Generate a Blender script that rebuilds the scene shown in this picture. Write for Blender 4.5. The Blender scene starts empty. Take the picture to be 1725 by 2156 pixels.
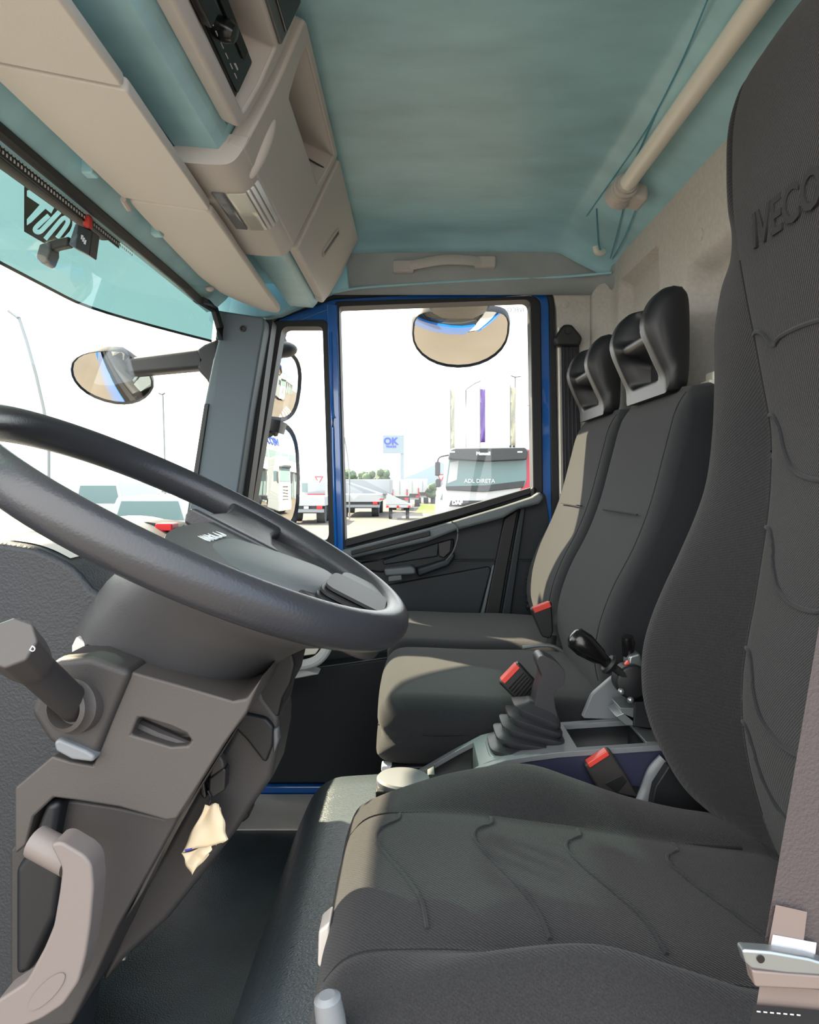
import bpy, math, random
from mathutils import Vector, Matrix
random.seed(4)
C = bpy.context.scene.collection
SC = bpy.context.scene
H = 2.10          # eye height above the yard; every z below is written relative to the eye
F, VX, VY = 1600.0, 875.0, 1010.0
PI = math.pi

# ------------------------------------------------------------------ camera, sky, sun, exposure
cd = bpy.data.cameras.new('camera'); cam = bpy.data.objects.new('camera', cd); C.objects.link(cam)
cam.location = (0, 0, H); cam.rotation_euler = (PI/2, 0, 0)
cd.sensor_fit = 'AUTO'; cd.sensor_width = 36.0; cd.lens = F/2156*36
cd.shift_x = (862.5-VX)/2156; cd.shift_y = -(1078-VY)/2156
cd.clip_start = 0.02; cd.clip_end = 800
SC.camera = cam
w = bpy.data.worlds.new('sky'); SC.world = w; w.use_nodes = True
nt = w.node_tree; nt.nodes.clear()
wo = nt.nodes.new('ShaderNodeOutputWorld'); bg = nt.nodes.new('ShaderNodeBackground')
tc = nt.nodes.new('ShaderNodeTexCoord'); sx = nt.nodes.new('ShaderNodeSeparateXYZ')
mr = nt.nodes.new('ShaderNodeMapRange'); rmp = nt.nodes.new('ShaderNodeValToRGB')
nt.links.new(tc.outputs['Generated'], sx.inputs[0]); nt.links.new(sx.outputs['X'], mr.inputs['Value'])
mr.inputs['From Min'].default_value = -0.2; mr.inputs['From Max'].default_value = 0.9
nt.links.new(mr.outputs['Result'], rmp.inputs['Fac'])
rmp.color_ramp.elements[0].color = (1.0, 0.99, 0.96, 1); rmp.color_ramp.elements[1].color = (0.30, 0.40, 0.52, 1)
nt.links.new(rmp.outputs['Color'], bg.inputs['Color']); bg.inputs['Strength'].default_value = 4.6
nt.links.new(bg.outputs[0], wo.inputs[0])
sl = bpy.data.lights.new('sun', 'SUN'); sun = bpy.data.objects.new('sun', sl); C.objects.link(sun)
sl.energy = 26.0; sl.angle = 0.012; sl.color = (1.0, 0.83, 0.58)
SUN = Vector((-0.585, 0.50, 0.625)).normalized()
sun.rotation_euler = SUN.to_track_quat('Z', 'Y').to_euler(); sun.location = (-6, 6, 9)
SC.view_settings.view_transform = 'Standard'; SC.view_settings.look = 'None'
SC.view_settings.gamma = 1.0; SC.view_settings.use_curve_mapping = False
SC.view_settings.exposure = 0.15
SC.cycles.max_bounces = 14; SC.cycles.transparent_max_bounces = 24
SC.cycles.diffuse_bounces = 6; SC.cycles.glossy_bounces = 6

# ------------------------------------------------------------------ materials
def lin(c):
    c = c/255.0
    return c/12.92 if c <= 0.04045 else ((c+0.055)/1.055)**2.4
def rgb(r, g, b): return (lin(r), lin(g), lin(b), 1)
def mat(name, col, rough=0.5, metal=0.0, bump=0.0, scale=200.0, var=0.0, vscale=8.0, spec=0.5, coat=0.0, stretch=None, sheen=0.0, weave=0.0, wscale=300.0):
    m = bpy.data.materials.new(name); m.use_nodes = True
    t = m.node_tree; b = t.nodes['Principled BSDF']
    col = rgb(*col)
    b.inputs['Base Color'].default_value = col
    b.inputs['Roughness'].default_value = rough; b.inputs['Metallic'].default_value = metal
    b.inputs['Specular IOR Level'].default_value = spec
    if coat: b.inputs['Coat Weight'].default_value = coat; b.inputs['Coat Roughness'].default_value = 0.05
    if sheen: b.inputs['Sheen Weight'].default_value = sheen; b.inputs['Sheen Roughness'].default_value = 0.5
    tcn = t.nodes.new('ShaderNodeTexCoord'); src = tcn.outputs['Object']
    if stretch:
        mp = t.nodes.new('ShaderNodeMapping'); mp.inputs['Scale'].default_value = stretch
        t.links.new(src, mp.inputs['Vector']); src = mp.outputs['Vector']
    if var:
        n = t.nodes.new('ShaderNodeTexNoise'); n.inputs['Scale'].default_value = vscale; n.inputs['Detail'].default_value = 6
        t.links.new(src, n.inputs['Vector'])
        r = t.nodes.new('ShaderNodeValToRGB')
        r.color_ramp.elements[0].position = 0.3; r.color_ramp.elements[1].position = 0.7
        r.color_ramp.elements[0].color = tuple(max(0, c*(1-var)) for c in col[:3])+(1,)
        r.color_ramp.elements[1].color = tuple(min(1, c*(1+var)) for c in col[:3])+(1,)
        t.links.new(n.outputs['Fac'], r.inputs['Fac']); t.links.new(r.outputs['Color'], b.inputs['Base Color'])
    last = None
    if weave:
        wv = t.nodes.new('ShaderNodeTexWave'); wv.bands_direction = 'DIAGONAL'; wv.inputs['Scale'].default_value = wscale
        wv.inputs['Distortion'].default_value = 0.0
        t.links.new(src, wv.inputs['Vector'])
        bw = t.nodes.new('ShaderNodeBump'); bw.inputs['Strength'].default_value = weave; bw.inputs['Distance'].default_value = 0.001
        t.links.new(wv.outputs['Fac'], bw.inputs['Height']); last = bw
    if bump:
        n2 = t.nodes.new('ShaderNodeTexNoise'); n2.inputs['Scale'].default_value = scale; n2.inputs['Detail'].default_value = 3
        t.links.new(src, n2.inputs['Vector'])
        bp = t.nodes.new('ShaderNodeBump'); bp.inputs['Strength'].default_value = bump; bp.inputs['Distance'].default_value = 0.002
        t.links.new(n2.outputs['Fac'], bp.inputs['Height'])
        if last: t.links.new(last.outputs['Normal'], bp.inputs['Normal'])
        last = bp
    if last: t.links.new(last.outputs['Normal'], b.inputs['Normal'])
    return m
def glass(name, tint, gloss=1.0, haze=0.0, hazecol=(255, 255, 255)):
    """thin pane: tinted straight-through light plus a mirror-like surface reflection"""
    m = bpy.data.materials.new(name); m.use_nodes = True
    t = m.node_tree; t.nodes.clear()
    o = t.nodes.new('ShaderNodeOutputMaterial'); tr = t.nodes.new('ShaderNodeBsdfTransparent'); tr.inputs[0].default_value = tint+(1,)
    g = t.nodes.new('ShaderNodeBsdfGlossy'); g.inputs['Roughness'].default_value = 0.02
    lw = t.nodes.new('ShaderNodeLayerWeight'); lw.inputs['Blend'].default_value = 0.5
    pw = t.nodes.new('ShaderNodeMath'); pw.operation = 'POWER'; pw.inputs[1].default_value = 4.0; t.links.new(lw.outputs['Facing'], pw.inputs[0])
    mu = t.nodes.new('ShaderNodeMath'); mu.operation = 'MULTIPLY_ADD'; mu.inputs[1].default_value = 0.85*gloss; mu.inputs[2].default_value = 0.045*gloss
    mx = t.nodes.new('ShaderNodeMixShader')
    t.links.new(pw.outputs[0], mu.inputs[0]); t.links.new(mu.outputs[0], mx.inputs[0])
    base = tr.outputs[0]
    if haze:
        df = t.nodes.new('ShaderNodeBsdfTranslucent'); df.inputs[0].default_value = rgb(*hazecol)
        m2 = t.nodes.new('ShaderNodeMixShader'); m2.inputs[0].default_value = haze
        t.links.new(tr.outputs[0], m2.inputs[1]); t.links.new(df.outputs[0], m2.inputs[2]); base = m2.outputs[0]
    t.links.new(base, mx.inputs[1]); t.links.new(g.outputs[0], mx.inputs[2]); t.links.new(mx.outputs[0], o.inputs[0])
    return m
M = {}
M['film'] = mat('teal_film', (166, 212, 222), 0.42, bump=0.22, scale=9, var=0.12, vscale=5, stretch=(1, 2.2, 1), spec=0.5)
M['film_line'] = mat('film_crease', (84, 158, 180), 0.4)
M['film_grey'] = mat('film_over_grey', (158, 166, 166), 0.4, bump=0.3, scale=14, var=0.14, vscale=7)
M['liner'] = mat('grey_liner', (198, 193, 187), 0.9, bump=0.15, scale=500, var=0.07, vscale=120)
M['beige'] = mat('beige_plastic', (200, 193, 187), 0.5, bump=0.05, scale=600)
M['visor_cloth'] = mat('beige_vinyl', (205, 200, 193), 0.7, bump=0.08, scale=500)
M['cream'] = mat('cream_paint', (246, 240, 226), 0.38)
M['fabric'] = mat('charcoal_fabric', (39, 39, 41), 0.95, bump=0.5, scale=900, var=0.30, vscale=700, weave=0.4, wscale=150, spec=0.2, sheen=0.12)
M['fabric2'] = mat('charcoal_fabric_plain', (38, 40, 43), 0.95, bump=0.4, scale=1100, var=0.22, vscale=900, spec=0.2, sheen=0.12)
M['seam'] = mat('seam_thread', (20, 20, 22), 0.9)
M['seam_light'] = mat('pale_piping', (86, 86, 82), 0.8)
M['black'] = mat('black_plastic', (30, 31, 33), 0.45, bump=0.06, scale=500)
M['blackg'] = mat('black_gloss_plastic', (18, 18, 20), 0.22)
M['foam'] = mat('black_foam_skin', (25, 26, 30), 0.45, bump=0.05, scale=700, spec=0.5)
M['rubber'] = mat('black_rubber', (17, 19, 23), 0.55)
M['boot'] = mat('boot_rubber', (46, 47, 51), 0.40, bump=0.05, scale=300)
M['wheel'] = mat('wheel_leatherette', (52, 53, 57), 0.31, bump=0.12, scale=420, spec=0.5)
M['shroud'] = mat('column_plastic', (67, 63, 61), 0.52, bump=0.10, scale=700)
M['shroud_dark'] = mat('column_plastic_dark', (50, 48, 48), 0.55, bump=0.10, scale=700)
M['cowl'] = mat('cowl_plastic', (63, 63, 65), 0.5, bump=0.10, scale=700)
M['lever'] = mat('lever_plastic', (110, 102, 99), 0.5, bump=0.06, scale=700)
M['dash'] = mat('dash_skin', (40, 44, 49), 0.5, bump=0.35, scale=420)
M['dashgrey'] = mat('dash_grey', (92, 96, 98), 0.45, bump=0.06, scale=500)
M['doorskin'] = mat('door_skin', (23, 32, 39), 0.55, bump=0.10, scale=500)
M['doorledge'] = mat('door_ledge', (92, 99, 104), 0.45, bump=0.06, scale=600)
M['pillar'] = mat('pillar_trim', (92, 104, 113), 0.6, bump=0.05, scale=600)
M['blue'] = mat('blue_paint', (12, 98, 184), 0.2, coat=1.0, spec=0.5)
M['bluedark'] = mat('blue_paint_console', (44, 46, 68), 0.4, bump=0.05, scale=500)
M['vinyl'] = mat('black_vinyl', (64, 73, 78), 0.27, bump=0.5, scale=420, spec=0.9)
M['mat'] = mat('black_floor_mat', (60, 70, 74), 0.30, bump=0.5, scale=420, var=0.5, vscale=6, spec=0.9)
M['papermat'] = mat('pale_paper_mat', (236, 228, 222), 0.8, bump=0.2, scale=20, var=0.08, vscale=12)
M['console'] = mat('console_grey', (112, 116, 120), 0.40, bump=0.05, scale=600)
M['metal'] = mat('zinc_metal', (150, 156, 158), 0.35, 0.8)
M['chrome'] = mat('chrome', (200, 200, 200), 0.15, 1.0)
M['red'] = mat('red_plastic', (214, 70, 60), 0.4)
M['redlamp'] = mat('red_button', (225, 30, 40), 0.3)
M['belt'] = mat('belt_webbing', (38, 38, 46), 0.75, bump=0.4, scale=400)
M['belt2'] = mat('belt_webbing_brown', (70, 62, 62), 0.75, bump=0.5, scale=500)
M['paper'] = mat('paper', (236, 216, 182), 0.85, bump=0.4, scale=30)
M['vent_sunlight'] = mat('vent_sunlight_colour', (224, 226, 224), 0.45)  # paleness imitates sunlight on the footwell vent
M['ink'] = mat('blue_ink', (70, 70, 200), 0.7)
M['label'] = mat('label', (206, 206, 214), 0.5)
M['labelbrown'] = mat('label_plastic', (116, 104, 99), 0.3)
M['mirror'] = mat('mirror_glass', (225, 222, 215), 0.01, 1.0)
M['white'] = mat('white_letters', (225, 228, 228), 0.5)
M['embossed'] = mat('embossed_fabric', (38, 38, 40), 0.9)
M['decal'] = glass('grey_decal', (0.012, 0.014, 0.013), 0.3, haze=0.6, hazecol=(112, 112, 104))
M['smoke'] = mat('smoky_lens', (120, 122, 126), 0.2)
M['lens'] = mat('clear_lens', (205, 205, 194), 0.15)
M['glass'] = glass('window_glass', (0.80, 0.82, 0.81), 0.9)
M['wsglass'] = glass('windscreen_glass', (0.86, 0.89, 0.87), 0.7)
M['tint'] = glass('tinted_visor', (0.062, 0.116, 0.123), 0.6, haze=0.03, hazecol=(150, 215, 220))
M['letter'] = glass('visor_letter', (0.9, 1.0, 1.0), 0.3, haze=0.5, hazecol=(190, 240, 245))

# ------------------------------------------------------------------ mesh helpers
def P(px, py, Y): return Vector(((px-VX)/F*Y, Y, (VY-py)/F*Y))
def PX(pts, Y): return [((px-VX)/F*Y, (VY-py)/F*Y) for px, py in pts]
def cr(pts, n=8, closed=False):
    pts = [Vector(p) for p in pts]; out = []; L = len(pts)
    for i in range(L if closed else L-1):
        if closed: p0, p1, p2, p3 = pts[i-1], pts[i], pts[(i+1) % L], pts[(i+2) % L]
        else:
            p1, p2 = pts[i], pts[i+1]
            p0 = pts[i-1] if i > 0 else p1*2-p2
            p3 = pts[i+2] if i+2 < L else p2*2-p1
        for k in range(n):
            t = k/n
            out.append(0.5*((2*p1)+(p2-p0)*t+(2*p0-5*p1+4*p2-p3)*t*t+(3*p1-p0-3*p2+p3)*t**3))
    if not closed: out.append(pts[-1])
    return out
def rnd(pts, r, n=5):
    """round the corners of a closed 2-D polygon; r a number or one radius per corner"""
    out = []; L = len(pts)
    for i in range(L):
        p = Vector(pts[i]); a = Vector(pts[i-1])-p; b = Vector(pts[(i+1) % L])-p
        ri = r[i] if isinstance(r, (list, tuple)) else r
        if ri <= 0: out += [tuple(p)]*(n+1); continue
        ri = min(ri, a.length*0.48, b.length*0.48)
        s, e = p+a.normalized()*ri, p+b.normalized()*ri
        for k in range(n+1):
            t = k/n; q = s*(1-t)**2+p*2*t*(1-t)+e*t*t
            out.append(tuple(q))
    return out
def inset2(poly, d):
    L = len(poly); area = sum(poly[i-1][0]*poly[i][1]-poly[i][0]*poly[i-1][1] for i in range(L)); sg = 1 if area > 0 else -1
    out = []
    for i in range(L):
        a, b = Vector(poly[i-1]), Vector(poly[(i+1) % L]); t = b-a
        if t.length < 1e-9: out.append(tuple(poly[i])); continue
        t.normalize(); nrm = Vector((-t.y, t.x))*sg
        out.append((poly[i][0]+nrm.x*d, poly[i][1]+nrm.y*d))
    return out
class MB:
    def __init__(s): s.v = []; s.f = []
    def add(s, v, f):
        o = len(s.v); s.v += [Vector(q) for q in v]; s.f += [tuple(i+o for i in q) for q in f]; return s
    def prism(s, poly, y0, y1):
        n = len(poly); v = [(x, y0, z) for x, z in poly]+[(x, y1, z) for x, z in poly]
        f = [tuple(range(n)), tuple(range(2*n-1, n-1, -1))]+[(i, (i+1) % n, (i+1) % n+n, i+n) for i in range(n)]
        return s.add(v, f)
    def ring(s, outer, inner, y0, y1):
        n = len(outer); v = [(x, y, z) for y in (y0, y1) for q in (outer, inner) for x, z in q]; f = []
        for i in range(n):
            j = (i+1) % n
            f += [(i, j, n+j, n+i), (2*n+i, 3*n+i, 3*n+j, 2*n+j), (i, 2*n+i, 2*n+j, j), (n+i, n+j, 3*n+j, 3*n+i)]
        return s.add(v, f)
    def box(s, a, b):
        (x0, y0, z0), (x1, y1, z1) = a, b
        v = [(x0, y0, z0), (x1, y0, z0), (x1, y1, z0), (x0, y1, z0), (x0, y0, z1), (x1, y0, z1), (x1, y1, z1), (x0, y1, z1)]
        return s.add(v, [(0, 3, 2, 1), (4, 5, 6, 7), (0, 1, 5, 4), (1, 2, 6, 5), (2, 3, 7, 6), (3, 0, 4, 7)])
    def loft(s, rings, cap=True, closed=True):
        n = len(rings[0]); v = [q for r in rings for q in r]; f = []
        for k in range(len(rings)-1):
            for i in range(n if closed else n-1):
                j = (i+1) % n; f.append((k*n+i, k*n+j, (k+1)*n+j, (k+1)*n+i))
        if cap: f += [tuple(range(n-1, -1, -1)), tuple(range((len(rings)-1)*n, len(rings)*n))]
        return s.add(v, f)
    def grid(s, rows): return s.loft(rows, cap=False, closed=False)
    def tube(s, path, r, n=10, flat=None):
        """flat=(a, b, up): elliptic section with half width a across and b along 'up'"""
        path = [Vector(p) for p in path]; rings = []; L = len(path)
        ref = Vector((0, 0, 1)) if not flat else Vector(flat[2])
        for i, p in enumerate(path):
            t = (path[min(i+1, L-1)]-path[max(i-1, 0)]).normalized()
            u = t.cross(ref)
            if u.length < 1e-3: u = t.cross(Vector((1, 0, 0)))
            u.normalize(); w_ = u.cross(t).normalized()
            ri = r[i] if isinstance(r, (list, tuple)) else r
            a, b = (flat[0], flat[1]) if flat else (ri, ri)
            rings.append([p+u*a*math.cos(q)+w_*b*math.sin(q) for q in (2*PI*k/n for k in range(n))])
        return s.loft(rings)
    def lathe(s, prof, o, axis, n=24):
        """prof: (distance along axis, radius)"""
        o, ax = Vector(o), Vector(axis).normalized()
        u = ax.cross(Vector((0, 0, 1)));  u = u if u.length > 1e-3 else ax.cross(Vector((1, 0, 0)))
        u.normalize(); w_ = ax.cross(u)
        return s.loft([[o+ax*d+(u*math.cos(q)+w_*math.sin(q))*r for q in (2*PI*k/n for k in range(n))] for d, r in prof])
    def ball(s, c, r, n=16, m=10):
        c = Vector(c); r = Vector(r) if hasattr(r, '__len__') else Vector((r, r, r))
        return s.loft([[c+Vector((r.x*math.sin(a)*math.cos(q), r.y*math.sin(a)*math.sin(q), r.z*math.cos(a))) for q in (2*PI*k/n for k in range(n))] for a in (PI*(j+0.02)/(m+0.04) for j in range(m+1))])
    def pad(s, prof, y0, y1, r, n=6, crown=0.0, spine=None):
        """a cushion: closed (x, z) profile swept along Y, its two ends rounded by r; spine(z) is the middle line the ends shrink to"""
        W = y1-y0; ys = []
        xs_ = [p[0] for p in prof]; zs_ = [p[1] for p in prof]; cz_ = (min(zs_)+max(zs_))/2; hz = (max(zs_)-min(zs_))/2; cx_ = (min(xs_)+max(xs_))/2
        sp = spine or (lambda z: cx_)
        hx = max(abs(x-sp(z)) for x, z in prof)
        for k in range(n+1):
            a = PI/2*k/n; ys.append((y0+r*(1-math.sin(a)), r*(1-math.cos(a))))
        ys = ys[::-1]
        mid = [(y0+r+(W-2*r)*k/8, 0) for k in range(1, 8)]
        end = [(y0+y1-y, d) for y, d in ys[::-1]]
        rings = []
        for y, d in ys+mid+end:
            e = d-crown*(1-((y-(y0+y1)/2)/(W/2))**2); ring = []
            for x, z in prof:
                m = sp(z); m2 = sp(cz_+(z-cz_)*(1-e/hz)); ring.append((m2+(x-m)*(1-e/hx), y, cz_+(z-cz_)*(1-e/hz)))
            rings.append(ring)
        return s.loft(rings)
    def xf(s, m): s.v = [m @ q for q in s.v]; return s
    def build(s, name, m, parent=None, smooth=35, bevel=0.0, seg=2, sub=0, solid=0.0, uv=None):
        me = bpy.data.meshes.new(name); me.from_pydata([(q.x, q.y, q.z+H) for q in s.v], [], s.f); me.validate(); me.update()
        import bmesh
        bm = bmesh.new(); bm.from_mesh(me); bmesh.ops.remove_doubles(bm, verts=bm.verts, dist=1e-6)
        bmesh.ops.recalc_face_normals(bm, faces=bm.faces); bm.to_mesh(me); bm.free()
        me.materials.append(m)
        if smooth:
            for p in me.polygons: p.use_smooth = True
            me.set_sharp_from_angle(angle=math.radians(smooth))
        return link(name, me, parent, bevel, seg, sub, solid)
def link(name, me, parent=None, bevel=0, seg=2, sub=0, solid=0):
    o = bpy.data.objects.new(name, me); C.objects.link(o)
    if solid:
        q = o.modifiers.new('solid', 'SOLIDIFY'); q.thickness = solid; q.offset = 0
    if bevel:
        q = o.modifiers.new('bevel', 'BEVEL'); q.width = bevel; q.segments = seg; q.limit_method = 'ANGLE'; q.angle_limit = math.radians(35)
        q.harden_normals = True
    if sub:
        q = o.modifiers.new('sub', 'SUBSURF'); q.levels = sub; q.render_levels = sub
    if parent is not None:
        o.parent = parent; o.matrix_parent_inverse = Matrix.Translation(-base(parent))
    return o
def base(o): return Vector(o.location) if o.type == 'EMPTY' else Vector((0, 0, 0))
def thing(name, label, cat, loc, group=None):
    o = bpy.data.objects.new(name, None); C.objects.link(o); o.empty_display_size = 0.05
    o.location = (loc[0], loc[1], loc[2]+H); return tag(o, label, cat, group)
def tag(o, label, cat, group=None):
    o['label'] = label; o['category'] = cat
    if group: o['group'] = group
    return o
def struct(o, label=None):
    o['kind'] = 'structure'
    if label: o['label'] = label
    return o
def text(name, s, size, mtx, m, parent, ext=0.0005, align='CENTER', mirror=False, shear=0.0, bold=0.0):
    cu = bpy.data.curves.new('t', 'FONT'); cu.body = s; cu.size = size; cu.extrude = ext; cu.align_x = align; cu.align_y = 'CENTER'
    cu.shear = shear; cu.offset = bold; cu.resolution_u = 3
    t = bpy.data.objects.new('t', cu); C.objects.link(t)
    bpy.context.view_layer.update()
    me = bpy.data.meshes.new_from_object(t.evaluated_get(bpy.context.evaluated_depsgraph_get()))
    bpy.data.objects.remove(t); bpy.data.curves.remove(cu)
    if mirror: me.transform(Matrix.Diagonal((-1, 1, 1, 1)))
    me.transform(Matrix.Translation((0, 0, H)) @ mtx); me.materials.clear(); me.materials.append(m); me.name = name
    return link(name, me, parent)
def frame(o, ex, ey):
    """4x4 with local x along ex, local y along ey"""
    ex, ey = Vector(ex).normalized(), Vector(ey).normalized(); ez = ex.cross(ey).normalized(); ey = ez.cross(ex)
    return Matrix(((ex.x, ey.x, ez.x, o[0]), (ex.y, ey.y, ez.y, o[1]), (ex.z, ey.z, ez.z, o[2]), (0, 0, 0, 1)))
def dup(root, off, label, name=None):
    r = root.copy(); C.objects.link(r); r.location = Vector(root.location)+Vector(off); r['label'] = label
    def kids(a, b):
        for ch in list(a.children):
            c = ch.copy(); C.objects.link(c); c.parent = b; c.matrix_parent_inverse = ch.matrix_parent_inverse.copy(); kids(ch, c)
    kids(root, r); return r
def sup(t, a, b, e=2.6):
    c, s_ = math.cos(t), math.sin(t)
    return (a*math.copysign(abs(c)**(2/e), c), b*math.copysign(abs(s_)**(2/e), s_))
# ------------------------------------------------------------------ the cab shell
WY = 2.08                                   # inner face of the passenger side wall
NEAR = 0.50                                 # driver's door opening (the door stands open)
# ceiling: flat, then sloping to the rear wall, rounded down at the passenger side
prof = cr([(-0.20, 0.656), (-0.14, 0.657), (0.10, 0.66), (0.30, 0.66), (0.375, 0.658), (0.405, 0.646), (0.44, 0.627), (0.50, 0.598), (0.545, 0.577)], 6)
rows = []
for y, dz in [(NEAR, 0), (0.8, 0), (1.2, 0), (1.6, 0), (1.90, 0), (1.955, 0.001), (1.99, 0.006), (2.015, 0.018), (2.028, 0.035), (2.034, 0.05)]:
    rows.append([(x, y, max(z-dz, 0.548)) for x, z in prof])
ceiling = struct(MB().grid(rows).build('ceiling', M['film'], solid=0.012))
lip = MB().prism([(0.512, 0.588), (0.53, 0.578), (0.534, 0.562), (0.545, 0.562), (0.545, 0.60)], NEAR, 2.04); lip.build('rear_edge', M['film'], ceiling, bevel=0.003)
# creases of the film that still covers the liner
cz = lambda x: 0.645 if x < 0.41 else 0.645-(x-0.41)*0.52
for pts in ([(1490, 0), (1440, 120), (1385, 230), (1340, 305), (1235, 455)], [(1385, 230), (1365, 275), (1340, 330)], [(1315, 430), (1300, 490), (1285, 545)],
            [(1345, 425), (1315, 500), (1290, 545)], [(1256, 440), (1258, 480), (1262, 520), (1275, 555)]):
    q = []
    for px, py in pts:
        rx = (px-VX)/(VY-py); z = 0.64
        for _ in range(8): z = cz(rx*z)
        z -= 0.0085; Y = min(z*F/(VY-py), 2.03); q.append((rx*z, Y, z))
    MB().tube(cr(q, 5), 0.0013, 6).build('film_crease', M['film_line'], ceiling)
MB().grid([[(x, y, z+0.05) for x in (-0.75, 0.62)] for y, z in ((NEAR-0.05, 0.66), (2.25, 0.66))]).build('roof_skin', M['blue'], ceiling, solid=0.01)

# side header above the passenger door
hd = MB().grid([cr([(-0.30, y, z), (-0.1, y, z), (0.2, y, z), (0.40, y, z), (0.50, y-0.005, z), (0.535, y-0.06, z)], 4) for y, z in ((2.026, 0.64), (2.036, 0.61), (2.05, 0.57), (2.062, 0.535), (2.078, 0.507))])
header = struct(hd.build('wall_right_header', M['film_grey'], solid=0.012))
MB().tube(cr([P(700, 616, 2.055), P(760, 606, 2.055), P(900, 596, 2.055), P(1050, 588, 2.055), P(1180, 583, 2.05), P(1288, 574, 2.0)], 6), 0.0032, 8).build('film_edge', M['film'], header)
for a in ([(1172, 505), (1170, 545), (1172, 580)], [(1100, 500), (1112, 520), (1120, 550)], [(790, 520), (782, 560), (790, 600)], [(765, 505), (770, 540), (760, 580)], [(1000, 570), (1080, 575), (1160, 566)],
          [(1196, 520), (1215, 548), (1222, 578)], [(1150, 500), (1140, 545), (1150, 590)], [(800, 590), (860, 575), (905, 560)]):
    MB().tube(cr([P(x, y, 2.026+max(0, (y-500))*0.00038) for x, y in a], 5), 0.0011, 6).build('film_crease', M['film_line'], header)

# side wall behind the door (B-pillar trim)
bp = [(1150, 592), (1294, 574), (1330, 560), (1330, 1560), (1182, 1560), (1179, 1060), (1174, 700), (1172, 645), (1164, 615)]
wall_right = struct(MB().prism(rnd(PX(bp, WY), [0.005, 0, 0, 0, 0, 0.02, 0.02, 0.03, 0.03], 4), WY, WY+0.09).build('wall_right', M['liner'], bevel=0.004))
MB().lathe([(0, 0.011), (0.003, 0.011), (0.005, 0.008)], P(1190, 641, WY), (0, -1, 0), 16).build('trim_plug', M['liner'], wall_right)
MB().tube([P(1177, 690, WY-0.002), P(1181, 1040, WY-0.002)], 0.003, 6).build('opening_seal', M['cream'], wall_right)

# rear wall with two pressed panels
def sm(a, b, x):
    t = min(1, max(0, (x-a)/(b-a))); return t*t*(3-2*t)
def recess(Y, z):
    d = 0
    a = min(Y-1.655, 1.97-Y, 0.515-z-(1.655-Y)*0.0, z+0.40)
    d = max(d, 0.034*sm(0, 0.018, a))
    b = min(1.50-Y, Y-0.56, 0.420-z, z+0.40); c = (1.50-Y+0.42-z-0.035)*0.7
    d = max(d, 0.055*sm(0, 0.03, min(b, c)))
    return d
ny, nz = 150, 120
rows = [[(0.53+recess(NEAR+(WY-NEAR)*i/ny, -0.62+1.205*k/nz)-0.05*sm(2.0, 2.08, NEAR+(WY-NEAR)*i/ny)**2, NEAR+(WY-NEAR)*i/ny, -0.62+1.205*k/nz) for i in range(ny+1)] for k in range(nz+1)]
wall_rear = struct(MB().grid(rows).build('wall_rear', M['liner'], solid=0.004, smooth=60))
MB().lathe([(0, 0.012), (0.003, 0.012), (0.006, 0.007)], P(1478, 494, 1.406), (-1, 0, 0), 18).build('trim_plug', M['liner'], wall_rear)
MB().box((0.62, NEAR, -0.9), (0.65, 2.2, 0.70)).build('outer_skin', M['blue'], wall_rear)

# floor, sill, front bulkhead, driver's side pillars
floor = struct(MB().box((-0.80, NEAR-0.02, -0.90), (0.56, 2.16, -0.852)).build('floor', M['mat']))
wall_front = struct(MB().prism([(-0.70, -0.86), (-0.66, -0.13), (-0.74, -0.13), (-0.82, -0.86)], NEAR-0.02, 2.2).build('wall_front', M['rubber']))
MB().prism([(-0.745, -0.13), (-0.825, -0.86), (-0.84, -1.1), (-0.80, -1.1), (-0.70, -0.13)], NEAR-0.05, 2.24).build('outer_skin', M['blue'], wall_front)
wl = MB(); wl.box((0.38, 0.44, -0.86), (0.58, 0.50, 0.70)); wl.box((-0.60, 0.44, 0.56), (0.58, 0.50, 0.70)); wl.box((-0.82, 0.44, -1.0), (-0.62, 0.50, -0.13))
wl.prism([(-0.69, -0.14), (-0.62, -0.14), (-0.54, 0.58), (-0.61, 0.58)], 0.44, 0.52)
wl.box((-0.82, 0.44, -1.05), (0.58, 0.50, -0.86))
wall_left = struct(wl.build('wall_left', M['blue'], bevel=0.006))
sill = struct(MB().box((-0.62, 2.05, -0.852), (0.36, 2.13, -0.822)).build('trim_1', M['blue'], bevel=0.01)); sill['label'] = 'blue painted door sill'
pm = MB(); pm.box((-0.62, 1.845, -0.852), (0.0, 2.05, -0.848)); tag(pm.build('paper_floor_mat', M['papermat'], bevel=0.001), 'pale paper mat covering the passenger footwell floor by the far door sill', 'floor mat')

# engine cover between the footwells
ec = [(-0.272, -0.852), (-0.235, -0.72), (-0.205, -0.61), (-0.19, -0.565), (-0.172, -0.53), (-0.145, -0.508), (-0.10, -0.50), (0.10, -0.492), (0.505, -0.487), (0.505, -0.852)]
pr = [tuple(q) for q in cr(ec[:9], 3)]+[ec[9]]
def ecs(y, k): return [(x+k*0.5*(0.2 if x < -0.1 else 0.0), y, z-k*(1 if z > -0.8 else 0)*max(0, (z+0.852)/0.36)) for x, z in pr]
tag(MB().loft([ecs(0.52, 0), ecs(1.0, 0), ecs(1.24, 0), ecs(1.30, 0.006), ecs(1.35, 0.03), ecs(1.385, 0.075), ecs(1.40, 0.16)]).build('engine_cover', M['vinyl'], smooth=50),
    'black grained vinyl engine cover forming the raised step in front of the driver seat', 'engine cover')

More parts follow.
